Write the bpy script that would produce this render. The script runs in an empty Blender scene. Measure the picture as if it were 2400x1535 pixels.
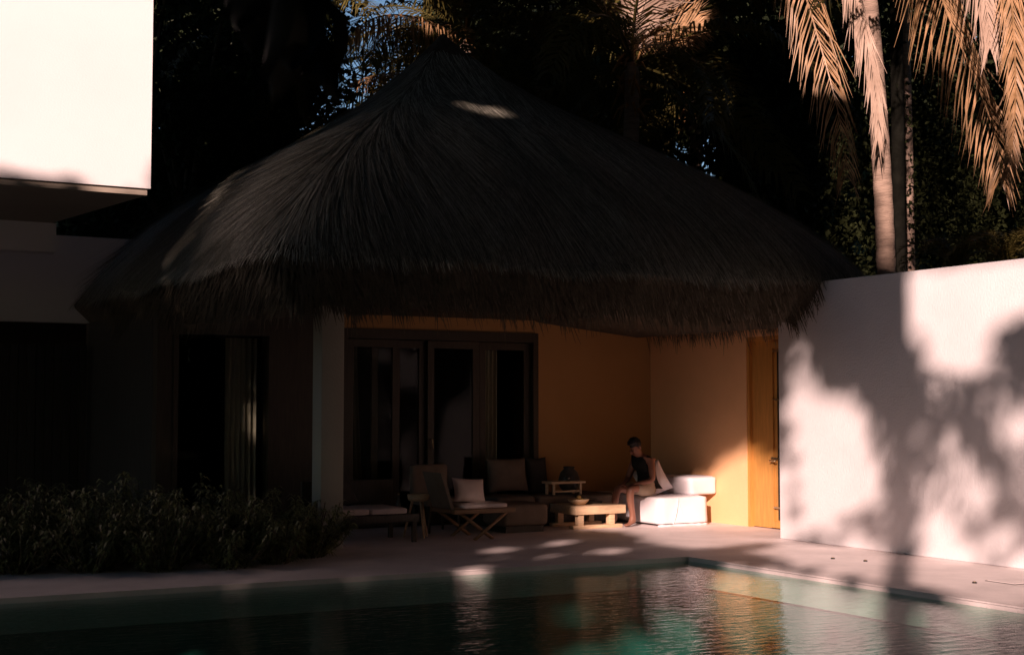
import bpy, bmesh, math, random
import numpy as np
from mathutils import Vector, Matrix

# ---------------------------------------------------------------- camera
S = bpy.context.scene
COL = S.collection
PITCH = math.atan((949 - 767.5) / 3264.0)
YAW = math.radians(29.45)
cd = bpy.data.cameras.new('camera')
cam = bpy.data.objects.new('camera', cd)
COL.objects.link(cam)
cam.location = (0, 0, 1.6)
cam.rotation_euler = (math.pi / 2 + PITCH, 0, -YAW)
cd.sensor_width = 36
cd.lens = 36 * 3264 / 2400
cd.clip_end = 500
cd.dof.use_dof = True
cd.dof.focus_distance = 18.0
cd.dof.aperture_fstop = 4.0
S.camera = cam

# ---------------------------------------------------------------- sun, sky, exposure
AZ, EL = math.radians(46), math.radians(21)
D = np.array([math.sin(AZ) * math.cos(EL), math.cos(AZ) * math.cos(EL), -math.sin(EL)])   # way the sunlight travels
W = bpy.data.worlds.new('World')
S.world = W
W.use_nodes = True
nt = W.node_tree
bg = nt.nodes['Background']
sky_tex = nt.nodes.new('ShaderNodeTexSky')
sky_tex.sky_type = 'NISHITA'
sky_tex.sun_disc = False
sky_tex.sun_elevation = EL
sky_tex.dust_density = 0.3
sky_tex.ozone_density = 3.0
sky_tex.sun_rotation = AZ + math.pi
nt.links.new(sky_tex.outputs[0], bg.inputs[0])
bg.inputs[1].default_value = 0.055
ld = bpy.data.lights.new('sun', 'SUN')
ld.energy = 5.0
ld.angle = math.radians(0.7)
ld.color = (1.0, 0.70, 0.62)
sun = bpy.data.objects.new('sun', ld)
COL.objects.link(sun)
sun.location = (-20, -15, 14)
sun.rotation_euler = Vector(D).to_track_quat('-Z', 'Y').to_euler()
S.view_settings.view_transform = 'Standard'
S.view_settings.look = 'None'
S.view_settings.exposure = 0.7
S.view_settings.gamma = 1
S.view_settings.use_curve_mapping = False
S.render.engine = 'CYCLES'
S.cycles.use_denoising = True
S.cycles.max_bounces = 8
S.cycles.diffuse_bounces = 5
S.cycles.transparent_max_bounces = 12
S.cycles.sample_clamp_indirect = 4
S.cycles.caustics_reflective = False
S.cycles.caustics_refractive = False

rng = np.random.default_rng(7)
random.seed(7)
F, CX, CY = 3264.0, 1200.0, 767.5
CAMP = np.array([0, 0, 1.6])
FWD = np.array([math.sin(YAW) * math.cos(PITCH), math.cos(YAW) * math.cos(PITCH), math.sin(PITCH)])
RGT = np.array([math.cos(YAW), -math.sin(YAW), 0.0])
UPV = np.cross(RGT, FWD)


def ray(x, y):
    return FWD * F + RGT * (x - CX) + UPV * (CY - y)


def on(x, y, axis, v):                      # where the line of sight through a photo point meets a plane
    r = ray(x, y)
    return CAMP + r * ((v - CAMP[axis]) / r[axis])


def dp(x, y, d):                            # the point at distance d along it
    return CAMP + ray(x, y) / F * d


def fr(y, d, x):
    return dp(x, y, d)


# ---------------------------------------------------------------- materials
def mat(name, color, rough=0.7, var=0.12, scale=6.0, bump=0.0, bscale=60.0, spec=0.3, stretch=None, metal=0.0, transl=0.0, tint2=None, objrand=0.0):
    m = bpy.data.materials.new(name)
    m.use_nodes = True
    n = m.node_tree.nodes
    l = m.node_tree.links
    b = n['Principled BSDF']
    b.inputs['Roughness'].default_value = rough
    b.inputs['Specular IOR Level'].default_value = spec
    b.inputs['Metallic'].default_value = metal
    tc = n.new('ShaderNodeTexCoord')
    mp = n.new('ShaderNodeMapping')
    l.new(tc.outputs['Object'], mp.inputs[0])
    if stretch:
        mp.inputs['Scale'].default_value = stretch
    nz = n.new('ShaderNodeTexNoise')
    nz.inputs['Scale'].default_value = scale
    nz.inputs['Detail'].default_value = 6
    nz.inputs['Roughness'].default_value = 0.6
    l.new(mp.outputs[0], nz.inputs['Vector'])
    rp = n.new('ShaderNodeValToRGB')
    c = np.array(color)
    c2 = np.array(tint2) if tint2 else c * (1 + var)
    rp.color_ramp.elements[0].position = 0.3
    rp.color_ramp.elements[1].position = 0.7
    rp.color_ramp.elements[0].color = (*np.clip(c * (1 - var), 0, 1), 1)
    rp.color_ramp.elements[1].color = (*np.clip(c2, 0, 1), 1)
    l.new(nz.outputs[0], rp.inputs[0])
    out = rp.outputs[0]
    if objrand:
        oi = n.new('ShaderNodeObjectInfo')
        hs = n.new('ShaderNodeHueSaturation')
        mr = n.new('ShaderNodeMapRange')
        mr.inputs[3].default_value = 1 - objrand
        mr.inputs[4].default_value = 1 + objrand
        l.new(oi.outputs['Random'], mr.inputs[0])
        l.new(mr.outputs[0], hs.inputs['Value'])
        l.new(out, hs.inputs['Color'])
        out = hs.outputs[0]
    l.new(out, b.inputs['Base Color'])
    if bump:
        n2 = n.new('ShaderNodeTexNoise')
        n2.inputs['Scale'].default_value = bscale
        n2.inputs['Detail'].default_value = 4
        l.new(mp.outputs[0], n2.inputs['Vector'])
        bp = n.new('ShaderNodeBump')
        bp.inputs['Strength'].default_value = bump
        bp.inputs['Distance'].default_value = 0.02
        l.new(n2.outputs[0], bp.inputs['Height'])
        l.new(bp.outputs[0], b.inputs['Normal'])
    if transl:
        tr = n.new('ShaderNodeBsdfTranslucent')
        l.new(out, tr.inputs[0])
        mx = n.new('ShaderNodeMixShader')
        mx.inputs[0].default_value = transl
        l.new(b.outputs[0], mx.inputs[1])
        l.new(tr.outputs[0], mx.inputs[2])
        l.new(mx.outputs[0], n['Material Output'].inputs[0])
    return m


M = dict(
    white=mat('white_stucco', (0.78, 0.75, 0.755), 0.85, 0.06, 1.3, 0.25, 45),
    villa=mat('villa_plaster', (0.82, 0.80, 0.80), 0.85, 0.03, 0.7, 0.1, 50),
    warm=mat('bounce_plaster', (0.38, 0.215, 0.085), 0.85, 0.05, 1.5, 0.2, 40),  # shaded orange of the back wall, bounce light put into its colour
    side=mat('side_plaster', (0.84, 0.50, 0.26), 0.85, 0.05, 1.5, 0.2, 40),  # paler copy for the sunlit wall, bounce orange also put into the colour
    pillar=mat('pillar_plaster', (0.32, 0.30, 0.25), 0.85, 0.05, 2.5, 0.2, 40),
    deck=mat('deck_concrete', (0.70, 0.62, 0.60), 0.55, 0.14, 1.7, 0.2, 30, 0.4),
    tile=mat('pool_plaster', (0.055, 0.19, 0.18), 0.6, 0.25, 2.0),
    soil=mat('soil', (0.05, 0.04, 0.03), 0.95, 0.3, 2.0),
    thatch=mat('thatch_core', (0.085, 0.072, 0.055), 0.95, 0.35, 12, 0.6, 80, 0.1),
    straw=mat('straw', (0.09, 0.088, 0.072), 0.7, 0.5, 7.0, 0, 10, 0.3, tint2=(0.26, 0.255, 0.22)),
    fringe=mat('straw_fringe', (0.11, 0.09, 0.06), 0.85, 0.4, 9),
    dwood=mat('dark_wood', (0.042, 0.034, 0.022), 0.5, 0.3, 3.0, 0.1, 60, 0.3, (14, 14, 1.2)),
    door=mat('door_wood', (0.55, 0.27, 0.07), 0.5, 0.15, 3.0, 0.06, 60, 0.3, (10, 10, 1.0)),
    pale=mat('pale_wood', (0.62, 0.44, 0.27), 0.55, 0.2, 4.0, 0.1, 60, 0.3, (1.5, 12, 12)),
    teak=mat('teak_wood', (0.22, 0.13, 0.07), 0.55, 0.25, 4.0, 0.1, 60, 0.3, (1.5, 12, 12)),
    cover=mat('white_cotton', (0.78, 0.73, 0.75), 0.9, 0.03, 5, 0.15, 160, 0.1),
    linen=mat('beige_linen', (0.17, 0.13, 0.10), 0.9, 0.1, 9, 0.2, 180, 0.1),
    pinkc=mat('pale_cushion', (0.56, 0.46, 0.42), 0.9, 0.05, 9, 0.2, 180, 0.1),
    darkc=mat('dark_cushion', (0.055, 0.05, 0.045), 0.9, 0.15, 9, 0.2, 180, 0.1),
    curtain=mat('curtain_cloth', (0.60, 0.55, 0.45), 0.9, 0.1, 3, 0, 10, 0.1, transl=0.3),
    metal=mat('brass_metal', (0.55, 0.40, 0.22), 0.35, 0.05, 5, metal=0.9),
    black=mat('black_paint', (0.015, 0.014, 0.012), 0.5, 0.1, 5),
    ceramic=mat('dark_ceramic', (0.06, 0.05, 0.04), 0.35, 0.15, 8),
    fruit=mat('fruit_skin', (0.50, 0.30, 0.10), 0.5, 0.2, 20),
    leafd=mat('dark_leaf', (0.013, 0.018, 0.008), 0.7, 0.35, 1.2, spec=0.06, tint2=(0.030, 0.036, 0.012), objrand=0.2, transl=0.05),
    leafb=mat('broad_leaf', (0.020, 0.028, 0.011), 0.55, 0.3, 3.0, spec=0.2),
    leafh=mat('hedge_leaf', (0.10, 0.13, 0.05), 0.4, 0.4, 7.0, spec=0.5, tint2=(0.22, 0.23, 0.10), transl=0.2),
    leafn=mat('near_leaf', (0.010, 0.012, 0.007), 0.6, 0.3, 3.0, spec=0.1),
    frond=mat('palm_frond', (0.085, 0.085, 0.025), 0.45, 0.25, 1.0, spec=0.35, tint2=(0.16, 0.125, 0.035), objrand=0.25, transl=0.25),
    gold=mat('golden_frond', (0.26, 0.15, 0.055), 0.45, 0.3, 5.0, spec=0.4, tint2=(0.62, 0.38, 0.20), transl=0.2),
    dead=mat('dead_frond', (0.48, 0.34, 0.25), 0.7, 0.3, 2.0, spec=0.2, tint2=(0.60, 0.46, 0.36), transl=0.1),
    trunk=mat('palm_trunk', (0.30, 0.22, 0.17), 0.9, 0.35, 3.0, 0.8, 14, 0.1, (1, 1, 5)),
    shadetrunk=mat('shade_dark_trunk', (0.008, 0.008, 0.006), 0.95, 0.4, 6.0, 0.6, 20, 0.05),  # near-black colour stands for the shade on one back palm trunk
    bark=mat('bark', (0.09, 0.07, 0.05), 0.9, 0.3, 5.0, 0.6, 20, 0.1, (1, 1, 0.4)),
    fibre=mat('palm_fibre', (0.42, 0.24, 0.10), 0.9, 0.4, 14, 0.5, 60, 0.1),
    skin=mat('skin', (0.22, 0.10, 0.065), 0.5, 0.06, 9),
    hair=mat('hair', (0.012, 0.010, 0.009), 0.5, 0.3, 30, 0.5, 90),
    shirt=mat('black_cloth', (0.02, 0.019, 0.018), 0.9, 0.1, 20, 0.2, 150, 0.1),
    shorts=mat('khaki_cloth', (0.30, 0.24, 0.18), 0.9, 0.1, 20, 0.2, 150, 0.1),
    slat=mat('slat_wood', (0.032, 0.030, 0.026), 0.7, 0.3, 3, 0.1, 60, 0.2, (10, 10, 1), objrand=0.35),
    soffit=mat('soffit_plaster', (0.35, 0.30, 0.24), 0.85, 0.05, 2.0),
)

sm_ = M['straw'].node_tree
an_ = sm_.nodes.new('ShaderNodeAttribute')
an_.attribute_name = 'tone'
rp_ = sm_.nodes.new('ShaderNodeValToRGB')
rp_.color_ramp.elements[0].color = (0.075, 0.076, 0.058, 1)
rp_.color_ramp.elements[1].color = (0.50, 0.50, 0.41, 1)
sm_.links.new(an_.outputs['Fac'], rp_.inputs[0])
sm_.links.new(rp_.outputs[0], sm_.nodes['Principled BSDF'].inputs['Base Color'])

# water: Fresnel mix of a mirror and a green-tinted clear body, rippled
wm = bpy.data.materials.new('pool_water')
wm.use_nodes = True
n = wm.node_tree.nodes
l = wm.node_tree.links
n.remove(n['Principled BSDF'])
tb = n.new('ShaderNodeBsdfTransparent')
tb.inputs[0].default_value = (0.50, 0.80, 0.70, 1)
gb = n.new('ShaderNodeBsdfGlossy')
gb.inputs[1].default_value = 0.005
lw_ = n.new('ShaderNodeLayerWeight')
lw_.inputs[0].default_value = 0.5
pw_ = n.new('ShaderNodeMath')
pw_.operation = 'POWER'
pw_.inputs[1].default_value = 5.0
fz = n.new('ShaderNodeMath')
fz.operation = 'MULTIPLY_ADD'
fz.inputs[1].default_value = 0.98
fz.inputs[2].default_value = 0.02
l.new(lw_.outputs['Facing'], pw_.inputs[0])
l.new(pw_.outputs[0], fz.inputs[0])
mx = n.new('ShaderNodeMixShader')
tc = n.new('ShaderNodeTexCoord')
mp = n.new('ShaderNodeMapping')
mp.inputs['Rotation'].default_value = (0, 0, YAW)
mp.inputs['Scale'].default_value = (3.0, 9.0, 1)
nz = n.new('ShaderNodeTexNoise')
nz.inputs['Scale'].default_value = 1.6
nz.inputs['Detail'].default_value = 4
nz.inputs['Roughness'].default_value = 0.55
bp = n.new('ShaderNodeBump')
bp.inputs['Strength'].default_value = 0.35
bp.inputs['Distance'].default_value = 0.02
l.new(tc.outputs['Object'], mp.inputs[0])
l.new(mp.outputs[0], nz.inputs['Vector'])
l.new(nz.outputs[0], bp.inputs['Height'])
l.new(bp.outputs[0], gb.inputs['Normal'])
l.new(bp.outputs[0], lw_.inputs['Normal'])
l.new(fz.outputs[0], mx.inputs[0])
l.new(tb.outputs[0], mx.inputs[1])
l.new(gb.outputs[0], mx.inputs[2])
l.new(mx.outputs[0], n['Material Output'].inputs[0])
M['water'] = wm
gm = bpy.data.materials.new('pane_glass')
gm.use_nodes = True
n = gm.node_tree.nodes
l = gm.node_tree.links
n.remove(n['Principled BSDF'])
tb = n.new('ShaderNodeBsdfTransparent')
tb.inputs[0].default_value = (0.85, 0.87, 0.84, 1)
gb = n.new('ShaderNodeBsdfGlossy')
gb.inputs[1].default_value = 0.02
lw_ = n.new('ShaderNodeLayerWeight')
lw_.inputs[0].default_value = 0.5
fz = n.new('ShaderNodeMath')
fz.operation = 'POWER'
fz.inputs[1].default_value = 5.0
l.new(lw_.outputs['Facing'], fz.inputs[0])
f2_ = n.new('ShaderNodeMath')
f2_.operation = 'MULTIPLY_ADD'
f2_.inputs[1].default_value = 0.15
f2_.inputs[2].default_value = 0.004
l.new(fz.outputs[0], f2_.inputs[0])
fz = f2_
mx = n.new('ShaderNodeMixShader')
l.new(fz.outputs[0], mx.inputs[0])
l.new(tb.outputs[0], mx.inputs[1])
l.new(gb.outputs[0], mx.inputs[2])
l.new(mx.outputs[0], n['Material Output'].inputs[0])
M['glass'] = gm


# ---------------------------------------------------------------- mesh helpers (all coordinates are world coordinates)
class MB:
    def __init__(s):
        s.v = []
        s.f = []
        s.smooth = []

    def add(s, verts, faces, smooth=False):
        o = len(s.v)
        s.v.extend([tuple(map(float, p)) for p in verts])
        for q in faces:
            s.f.append(tuple(o + i for i in q))
            s.smooth.append(smooth)
        return s

    def prism(s, pts, z0, z1):                     # plan polygon, counter-clockwise
        k = len(pts)
        vs = [(p[0], p[1], z0) for p in pts] + [(p[0], p[1], z1) for p in pts]
        fs = [tuple(range(k - 1, -1, -1)), tuple(range(k, 2 * k))] + [(i, (i + 1) % k, k + (i + 1) % k, k + i) for i in range(k)]
        return s.add(vs, fs)

    def box(s, a, b, r=0.0):
        a = np.minimum(a, b), np.maximum(a, b)
        lo, hi = a
        if r <= 0:
            return s.prism([(lo[0], lo[1]), (hi[0], lo[1]), (hi[0], hi[1]), (lo[0], hi[1])], lo[2], hi[2])
        bm = bmesh.new()
        bmesh.ops.create_cube(bm, size=1)
        for v in bm.verts:
            v.co = Vector([lo[i] + (v.co[i] + 0.5) * (hi[i] - lo[i]) for i in range(3)])
        bmesh.ops.bevel(bm, geom=bm.edges[:], offset=r, segments=3, affect='EDGES', profile=0.5)
        s.bm(bm, True)
        return s

    def bm(s, bm, smooth=False):
        bm.verts.index_update()
        s.add([v.co for v in bm.verts], [[v.index for v in f.verts] for f in bm.faces], smooth)
        bm.free()

    def tube(s, pts, rad, k=8, cap=True, smooth=True):
        pts = [Vector(p) for p in pts]
        if not hasattr(rad, '__len__'):
            rad = [rad] * len(pts)
        vs, fs = [], []
        ref = Vector((0.31, 0.17, 0.93))
        for i, p in enumerate(pts):
            t = (pts[min(i + 1, len(pts) - 1)] - pts[max(i - 1, 0)]).normalized()
            if abs(t.dot(ref)) > 0.95:
                a = t.cross(Vector((1, 0, 0))).normalized()
            else:
                a = t.cross(ref).normalized()
            b = t.cross(a)
            for j in range(k):
                w = 2 * math.pi * j / k
                vs.append(p + (a * math.cos(w) + b * math.sin(w)) * rad[i])
        for i in range(len(pts) - 1):
            for j in range(k):
                fs.append((i * k + j, i * k + (j + 1) % k, (i + 1) * k + (j + 1) % k, (i + 1) * k + j))
        if cap:
            fs.append(tuple(range(k - 1, -1, -1)))
            fs.append(tuple(range((len(pts) - 1) * k, len(pts) * k)))
        return s.add(vs, fs, smooth)

    def lathe(s, c, prof, k=20):                   # profile of (radius, height)
        vs, fs = [], []
        for r, z in prof:
            for j in range(k):
                w = 2 * math.pi * j / k
                vs.append((c[0] + r * math.cos(w), c[1] + r * math.sin(w), c[2] + z))
        for i in range(len(prof) - 1):
            for j in range(k):
                fs.append((i * k + j, i * k + (j + 1) % k, (i + 1) * k + (j + 1) % k, (i + 1) * k + j))
        fs.append(tuple(range(k - 1, -1, -1)))
        fs.append(tuple(range((len(prof) - 1) * k, len(prof) * k)))
        return s.add(vs, fs, True)


def fast_mesh(name, V, Q, smooth=False):            # numpy quads
    me = bpy.data.meshes.new(name)
    V = np.ascontiguousarray(V, dtype=np.float32)
    Q = np.ascontiguousarray(Q, dtype=np.int32)
    me.vertices.add(len(V))
    me.vertices.foreach_set('co', V.ravel())
    me.loops.add(Q.size)
    me.loops.foreach_set('vertex_index', Q.ravel())
    me.polygons.add(len(Q))
    me.polygons.foreach_set('loop_start', np.arange(0, Q.size, 4, dtype=np.int32))
    me.polygons.foreach_set('use_smooth', np.full(len(Q), smooth))
    me.update(calc_edges=True)
    return me


def origin(o):
    p = np.zeros(3)
    while o is not None:
        p = p + np.array(o.location)
        o = o.parent
    return p


def link(name, me, material, parent=None, kind=None, loc=None):
    if material is not None and not me.materials:
        me.materials.append(material)
    o = bpy.data.objects.new(name, me)
    COL.objects.link(o)
    if parent is not None:
        o.parent = parent
    if loc is not None:
        o.location = loc
    if kind:
        o['kind'] = kind
    return o


def obj(name, mb, material, parent=None, kind=None, label=None):
    base = origin(parent) if parent is not None else np.zeros(3)
    me = bpy.data.meshes.new(name)
    me.from_pydata([tuple(np.array(p) - base) for p in mb.v], [], mb.f)
    me.polygons.foreach_set('use_smooth', mb.smooth)
    me.update()
    o = link(name, me, material, parent, kind)
    if label:
        o['label'] = label
    return o


def quads(name, V, Q, material, parent=None, kind=None, smooth=False):
    base = origin(parent) if parent is not None else np.zeros(3)
    return link(name, fast_mesh(name, np.asarray(V) - base, Q, smooth), material, parent, kind)


def tag(o, label, cat, group=None):
    o['label'] = label
    o['category'] = cat
    if group:
        o['group'] = group
    return o


def thing(name, label, cat, loc=(0, 0, 0), group=None):
    o = bpy.data.objects.new(name, None)
    COL.objects.link(o)
    o.location = tuple(map(float, loc))
    o.empty_display_size = 0.2
    return tag(o, label, cat, group)


def struct(name, mb, m):
    return obj(name, mb, m, None, 'structure')


def unit(a):
    a = np.asarray(a, float)
    return a / (np.linalg.norm(a, axis=-1, keepdims=True) + 1e-9)


# ---------------------------------------------------------------- ground, deck, pool
YF0, YF1 = 12.36, 12.03                             # far pool edge, at X = -2 and at the corner
PC = (8.94, YF1)                                    # pool corner
PL = (-6.0, 12.50)
PR = (9.10, 2.0)
struct('ground', MB().add([(-150, -150, -0.06), (150, -150, -0.06), (150, -2.2, -0.06), (-150, -2.2, -0.06),
                           (-150, 17, -0.06), (150, 17, -0.06), (150, 150, -0.06), (-150, 150, -0.06),
                           (-13, -2.2, -0.06), (-13, 17, -0.06), (13, -2.2, -0.06), (13, 17, -0.06)],
                          [(0, 1, 2, 3), (4, 5, 6, 7), (3, 8, 9, 4), (10, 2, 5, 11)]), M['soil'])
deck = MB()


def slab(pts, z0=-0.30, z1=0.0):
    bm = bmesh.new()
    k = len(pts)
    vs = [bm.verts.new((p[0], p[1], z0)) for p in pts] + [bm.verts.new((p[0], p[1], z1)) for p in pts]
    bm.faces.new(vs[:k][::-1])
    top = bm.faces.new(vs[k:])
    for i in range(k):
        bm.faces.new((vs[i], vs[(i + 1) % k], vs[k + (i + 1) % k], vs[k + i]))
    bmesh.ops.bevel(bm, geom=list(top.edges), offset=0.012, segments=2, affect='EDGES')
    deck.bm(bm)


slab([PR, (13, 2.0), (13, 16.79), (-6, 16.79), PL, PC])
slab([(-13, -2.2), (13, -2.2), (13, 1.999), (-13, 1.999)])
slab([(-13, 2.0), (-6.0, 2.0), PL, (-6.0, 16.79), (-13, 16.79)])
struct('pool_deck', deck, M['deck'])
basin = MB()
o_ = 0.06                                           # the deck edge overhangs the basin wall a little
a, b, c, d_ = (-6 - o_, 2 - o_), (9.1 + o_, 2 - o_), (PC[0] + o_, PC[1] + o_), (-6 - o_, 12.5 + o_)
P4 = [a, b, c, d_]
zb = -1.05
basin.add([(p[0], p[1], zb) for p in P4] + [(p[0], p[1], -0.0405) for p in P4],
          [(0, 1, 2, 3), (1, 0, 4, 5), (2, 1, 5, 6), (3, 2, 6, 7), (0, 3, 7, 4)])
struct('pool_basin', basin, M['tile'])
struct('pool_water', MB().add([(p[0], p[1], -0.05) for p in P4], [(0, 1, 2, 3)]), M['water'])
# hatch plate and small nozzles in the deck
h = thing('deck_hatch', 'flush square access hatch set in the deck between the pool and the white wall', 'hatch', (10.24, 8.87, 0))
obj('hatch_frame', MB().box((10.06, 8.70, 0.0005), (10.42, 9.04, 0.004)), M['black'], h)
obj('hatch_plate', MB().box((10.075, 8.715, 0.001), (10.405, 9.025, 0.009)), M['deck'], h)
for p, w_ in (((10.24, 10.76), 'small round deck nozzle, middle of the three along the white wall'),
              ((10.11, 11.10), 'small round deck nozzle farthest along the white wall'),
              ((9.85, 8.97), 'small round deck nozzle beside the access hatch')):
    t = thing('deck_nozzle', w_, 'nozzle', (p[0], p[1], 0), 'nozzles set in the deck')
    obj('nozzle_ring', MB().lathe((p[0], p[1], 0), [(0.022, 0.0), (0.022, 0.008), (0.016, 0.012)], 12), M['black'], t)
    obj('nozzle_cap', MB().lathe((p[0], p[1], 0.0121), [(0.013, 0.0), (0.010, 0.005)], 10), M['metal'], t)

# ---------------------------------------------------------------- white garden wall
gw = thing('garden_wall', 'tall white stucco wall on the right, dappled with sun and palm shadow', 'wall', (11.2, 6, 0))
obj('wall_panel', MB().box((11.09, -2.1, 0.0), (11.35, 13.09, 3.04), 0.012), M['white'], gw)

# ---------------------------------------------------------------- thatched pavilion
AP = np.array([8.2, 16.4, 6.55])                    # apex
HF, HBK, HL, HR = 4.1, 4.8, 3.85, 4.0              # half extents: front, back, left, right
ZE = 3.02
pav = thing('thatched_pavilion', 'open pool pavilion with a tall dark thatched roof and plaster walls tinted with warm bounce light', 'pavilion', (8.2, 16.4, 0))


def plan(th, t):
    p = 18.0 - 10.0 * t                              # square at the eave, rounder towards the peak
    c, s = np.cos(th), np.sin(th)
    r = (np.abs(c) ** p + np.abs(s) ** p) ** (-1 / p)
    x = c * r
    y = s * r
    ax = np.where(x > 0, HR, HL)
    ay = np.where(y > 0, HBK, HF)
    return x * ax, y * ay


def roof(th, t):
    x, y = plan(th, t)
    k = 1 - t
    z = ZE + (AP[2] - ZE) * t + 4.0 * t * (1 - t) * (0.6 - t)      # sags below the peak, swells above the eave
    z = z + 0.05 * np.sin(th * 5 + t * 7) * k * (t > 0.02) + 0.03 * np.sin(th * 13 + 2)*k
    return np.stack([AP[0] + x * k, AP[1] + y * k, z], -1)


NT, NA = 26, 240
th = np.linspace(0, 2 * np.pi, NA, endpoint=False)
th = th - 0.20 * np.sin(4 * th)          # closer spacing at the hips
rows = []
for dz, ins in ((-0.26, 2.4), (-0.44, 0.62), (-0.42, 0.50), (-0.02, 0.02)):   # underside, cut edge
    e = roof(th, np.zeros(NA))
    e[:, 2] = ZE + dz
    rad = unit(np.stack([e[:, 0] - AP[0], e[:, 1] - AP[1]], -1))
    ex, ey = plan(th, 0)
    sc = 1 - ins / np.maximum(np.hypot(ex, ey), 0.1)
    e[:, 0] = AP[0] + ex * sc
    e[:, 1] = AP[1] + ey * sc
    rows.append(e)
for t in np.linspace(0, 1, NT) ** 0.9:
    rows.append(roof(th, np.full(NA, min(t, 0.995))))
V = np.concatenate(rows)
Q = []
for i in range(len(rows) - 1):
    for j in range(NA):
        Q.append((i * NA + j, i * NA + (j + 1) % NA, (i + 1) * NA + (j + 1) % NA, (i + 1) * NA + j))
rf = quads('roof', V, Q, M['thatch'], pav, smooth=True)


def blades(n_, tfun, lmin, lmax, wid, lift, spread):
    t = tfun(rng.random(n_))
    # angles spread evenly along the eave
    tt = np.linspace(0, 2 * np.pi, 2001)
    px, py = plan(tt, 0)
    seg = np.hypot(np.diff(px), np.diff(py))
    cum = np.concatenate([[0], np.cumsum(seg)])
    vis = rng.random(n_)
    a = np.interp(vis * cum[-1], cum, tt)
    keep = (np.sin(a) < 0.35) | (rng.random(n_) < 0.25)      # thin out the far side
    a, t = a[keep], t[keep]
    P = roof(a, t)
    ta = unit(roof(a + 0.01, t) - roof(a - 0.01, t))
    up = unit(roof(a, np.clip(t + 0.01, 0, 1)) - roof(a, np.clip(t - 0.01, 0, 1)))
    N = unit(np.cross(ta, up))
    N *= np.sign(N[:, 2:3])
    dn = unit(-(up - (up * ta).sum(1, keepdims=True) * ta))
    L = np.minimum(rng.uniform(lmin, lmax, len(a)), t * 5.4 + rng.uniform(0.05, 0.2, len(a)))[:, None]
    dr = unit(dn + ta * rng.normal(0, spread, len(a))[:, None])
    w = ta * (wid * rng.uniform(0.6, 1.4, len(a)))[:, None]
    l0 = rng.uniform(0.0, lift * 0.5, len(a))[:, None]
    l1 = rng.uniform(0.2 * lift, lift, len(a))[:, None]
    P0 = P + N * l0
    P1 = P + dr * L * 0.5 + N * l1
    P2 = P + dr * L + N * (l1 * 0.7)
    V = np.stack([P0 - w, P0 + w, P1 - w * 0.8, P1 + w * 0.8, P2 - w * 0.3, P2 + w * 0.3], 1).reshape(-1, 3)
    k = np.arange(len(a))[:, None] * 6
    Q = np.concatenate([k + np.array([[0, 1, 3, 2]]), k + np.array([[2, 3, 5, 4]])])
    return V, Q


V, Q = blades(130000, lambda r: 0.998 * (1 - np.sqrt(1 - r * 0.995)), 0.55, 1.5, 0.0048, 0.035, 0.05)
st_o = quads('straw', V, Q, M['straw'], rf, 'stuff')
tone = np.repeat(rng.random(len(V) // 6) ** 1.6, 6).astype(np.float32)      # every straw has its own age and colour
at = st_o.data.attributes.new('tone', 'FLOAT', 'POINT')
at.data.foreach_set('value', tone)
# ragged straw hanging from the cut edge of the eave
n_ = 15000
tt = np.linspace(0, 2 * np.pi, 2001)
px, py = plan(tt, 0)
cum = np.concatenate([[0], np.cumsum(np.hypot(np.diff(px), np.diff(py)))])
a = np.interp(rng.random(n_) * cum[-1], cum, tt)
a = a[np.sin(a) < 0.5]
E0 = roof(a, np.zeros(len(a)))
ta = unit(roof(a + 0.01, np.zeros(len(a))) - roof(a - 0.01, np.zeros(len(a))))
outw = np.stack([ta[:, 1], -ta[:, 0], np.zeros(len(a))], 1)
k = rng.random(len(a))[:, None]
P0 = E0 - outw * (0.02 + 0.5 * k) + np.array([0, 0, 1]) * (0.0 - 0.37 * k)
clump = (np.sin(a * 173) * 0.5 + np.sin(a * 71 + 1) * 0.5)[:, None]
L = (0.16 + 0.15 * rng.random(len(a)) ** 2)[:, None] * (1 + 0.45 * clump)
dr = unit(outw * rng.uniform(0.15, 0.7, len(a))[:, None] + ta * rng.normal(0.12, 0.22, len(a))[:, None] + np.array([0, 0, -1]))
w = ta * 0.006
P1 = P0 + dr * L * 0.6
P2 = P0 + dr * L + np.array([0, 0, -0.04])
V = np.stack([P0 - w, P0 + w, P1 - w, P1 + w, P2 - w * 0.3, P2 + w * 0.3], 1).reshape(-1, 3)
kk = np.arange(len(a))[:, None] * 6
quads('eave_fringe', V, np.concatenate([kk + np.array([[0, 1, 3, 2]]), kk + np.array([[2, 3, 5, 4]])]), M['fringe'], rf, 'stuff')

obj('pillar', MB().box((5.76, 14.50, 0), (6.03, 14.77, 2.95), 0.01), M['pillar'], pav)
# back wall with two openings, butted piece to piece
bw = MB()
for x0, x1, z0, z1 in ((9.90, 11.82, 0, 2.60), (6.60, 11.82, 2.60, 3.0)):
    bw.box((x0, 16.8, z0), (x1, 17.0, z1))
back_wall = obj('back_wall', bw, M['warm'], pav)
ww = MB()
for x0, x1, z0, z1 in ((4.55, 4.75, 0, 2.54), (6.02, 6.95, 0, 2.54), (4.55, 6.95, 2.54, 2.60), (4.55, 6.60, 2.60, 3.0)):
    ww.box((x0, 16.8, z0), (x1, 17.0, z1))
obj('window_wall', ww, M['dwood'], pav, None, 'dark timber clad stretch of the back wall')
sw = MB()
sw.box((11.82, 14.60, 0), (12.02, 17.0, 3.0)).box((11.82, 12.9, 2.50), (12.02, 14.60, 3.0)).box((11.82, 12.9, 0), (12.02, 13.60, 2.50))
side_wall = obj('side_wall', sw, M['side'], pav)
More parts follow.
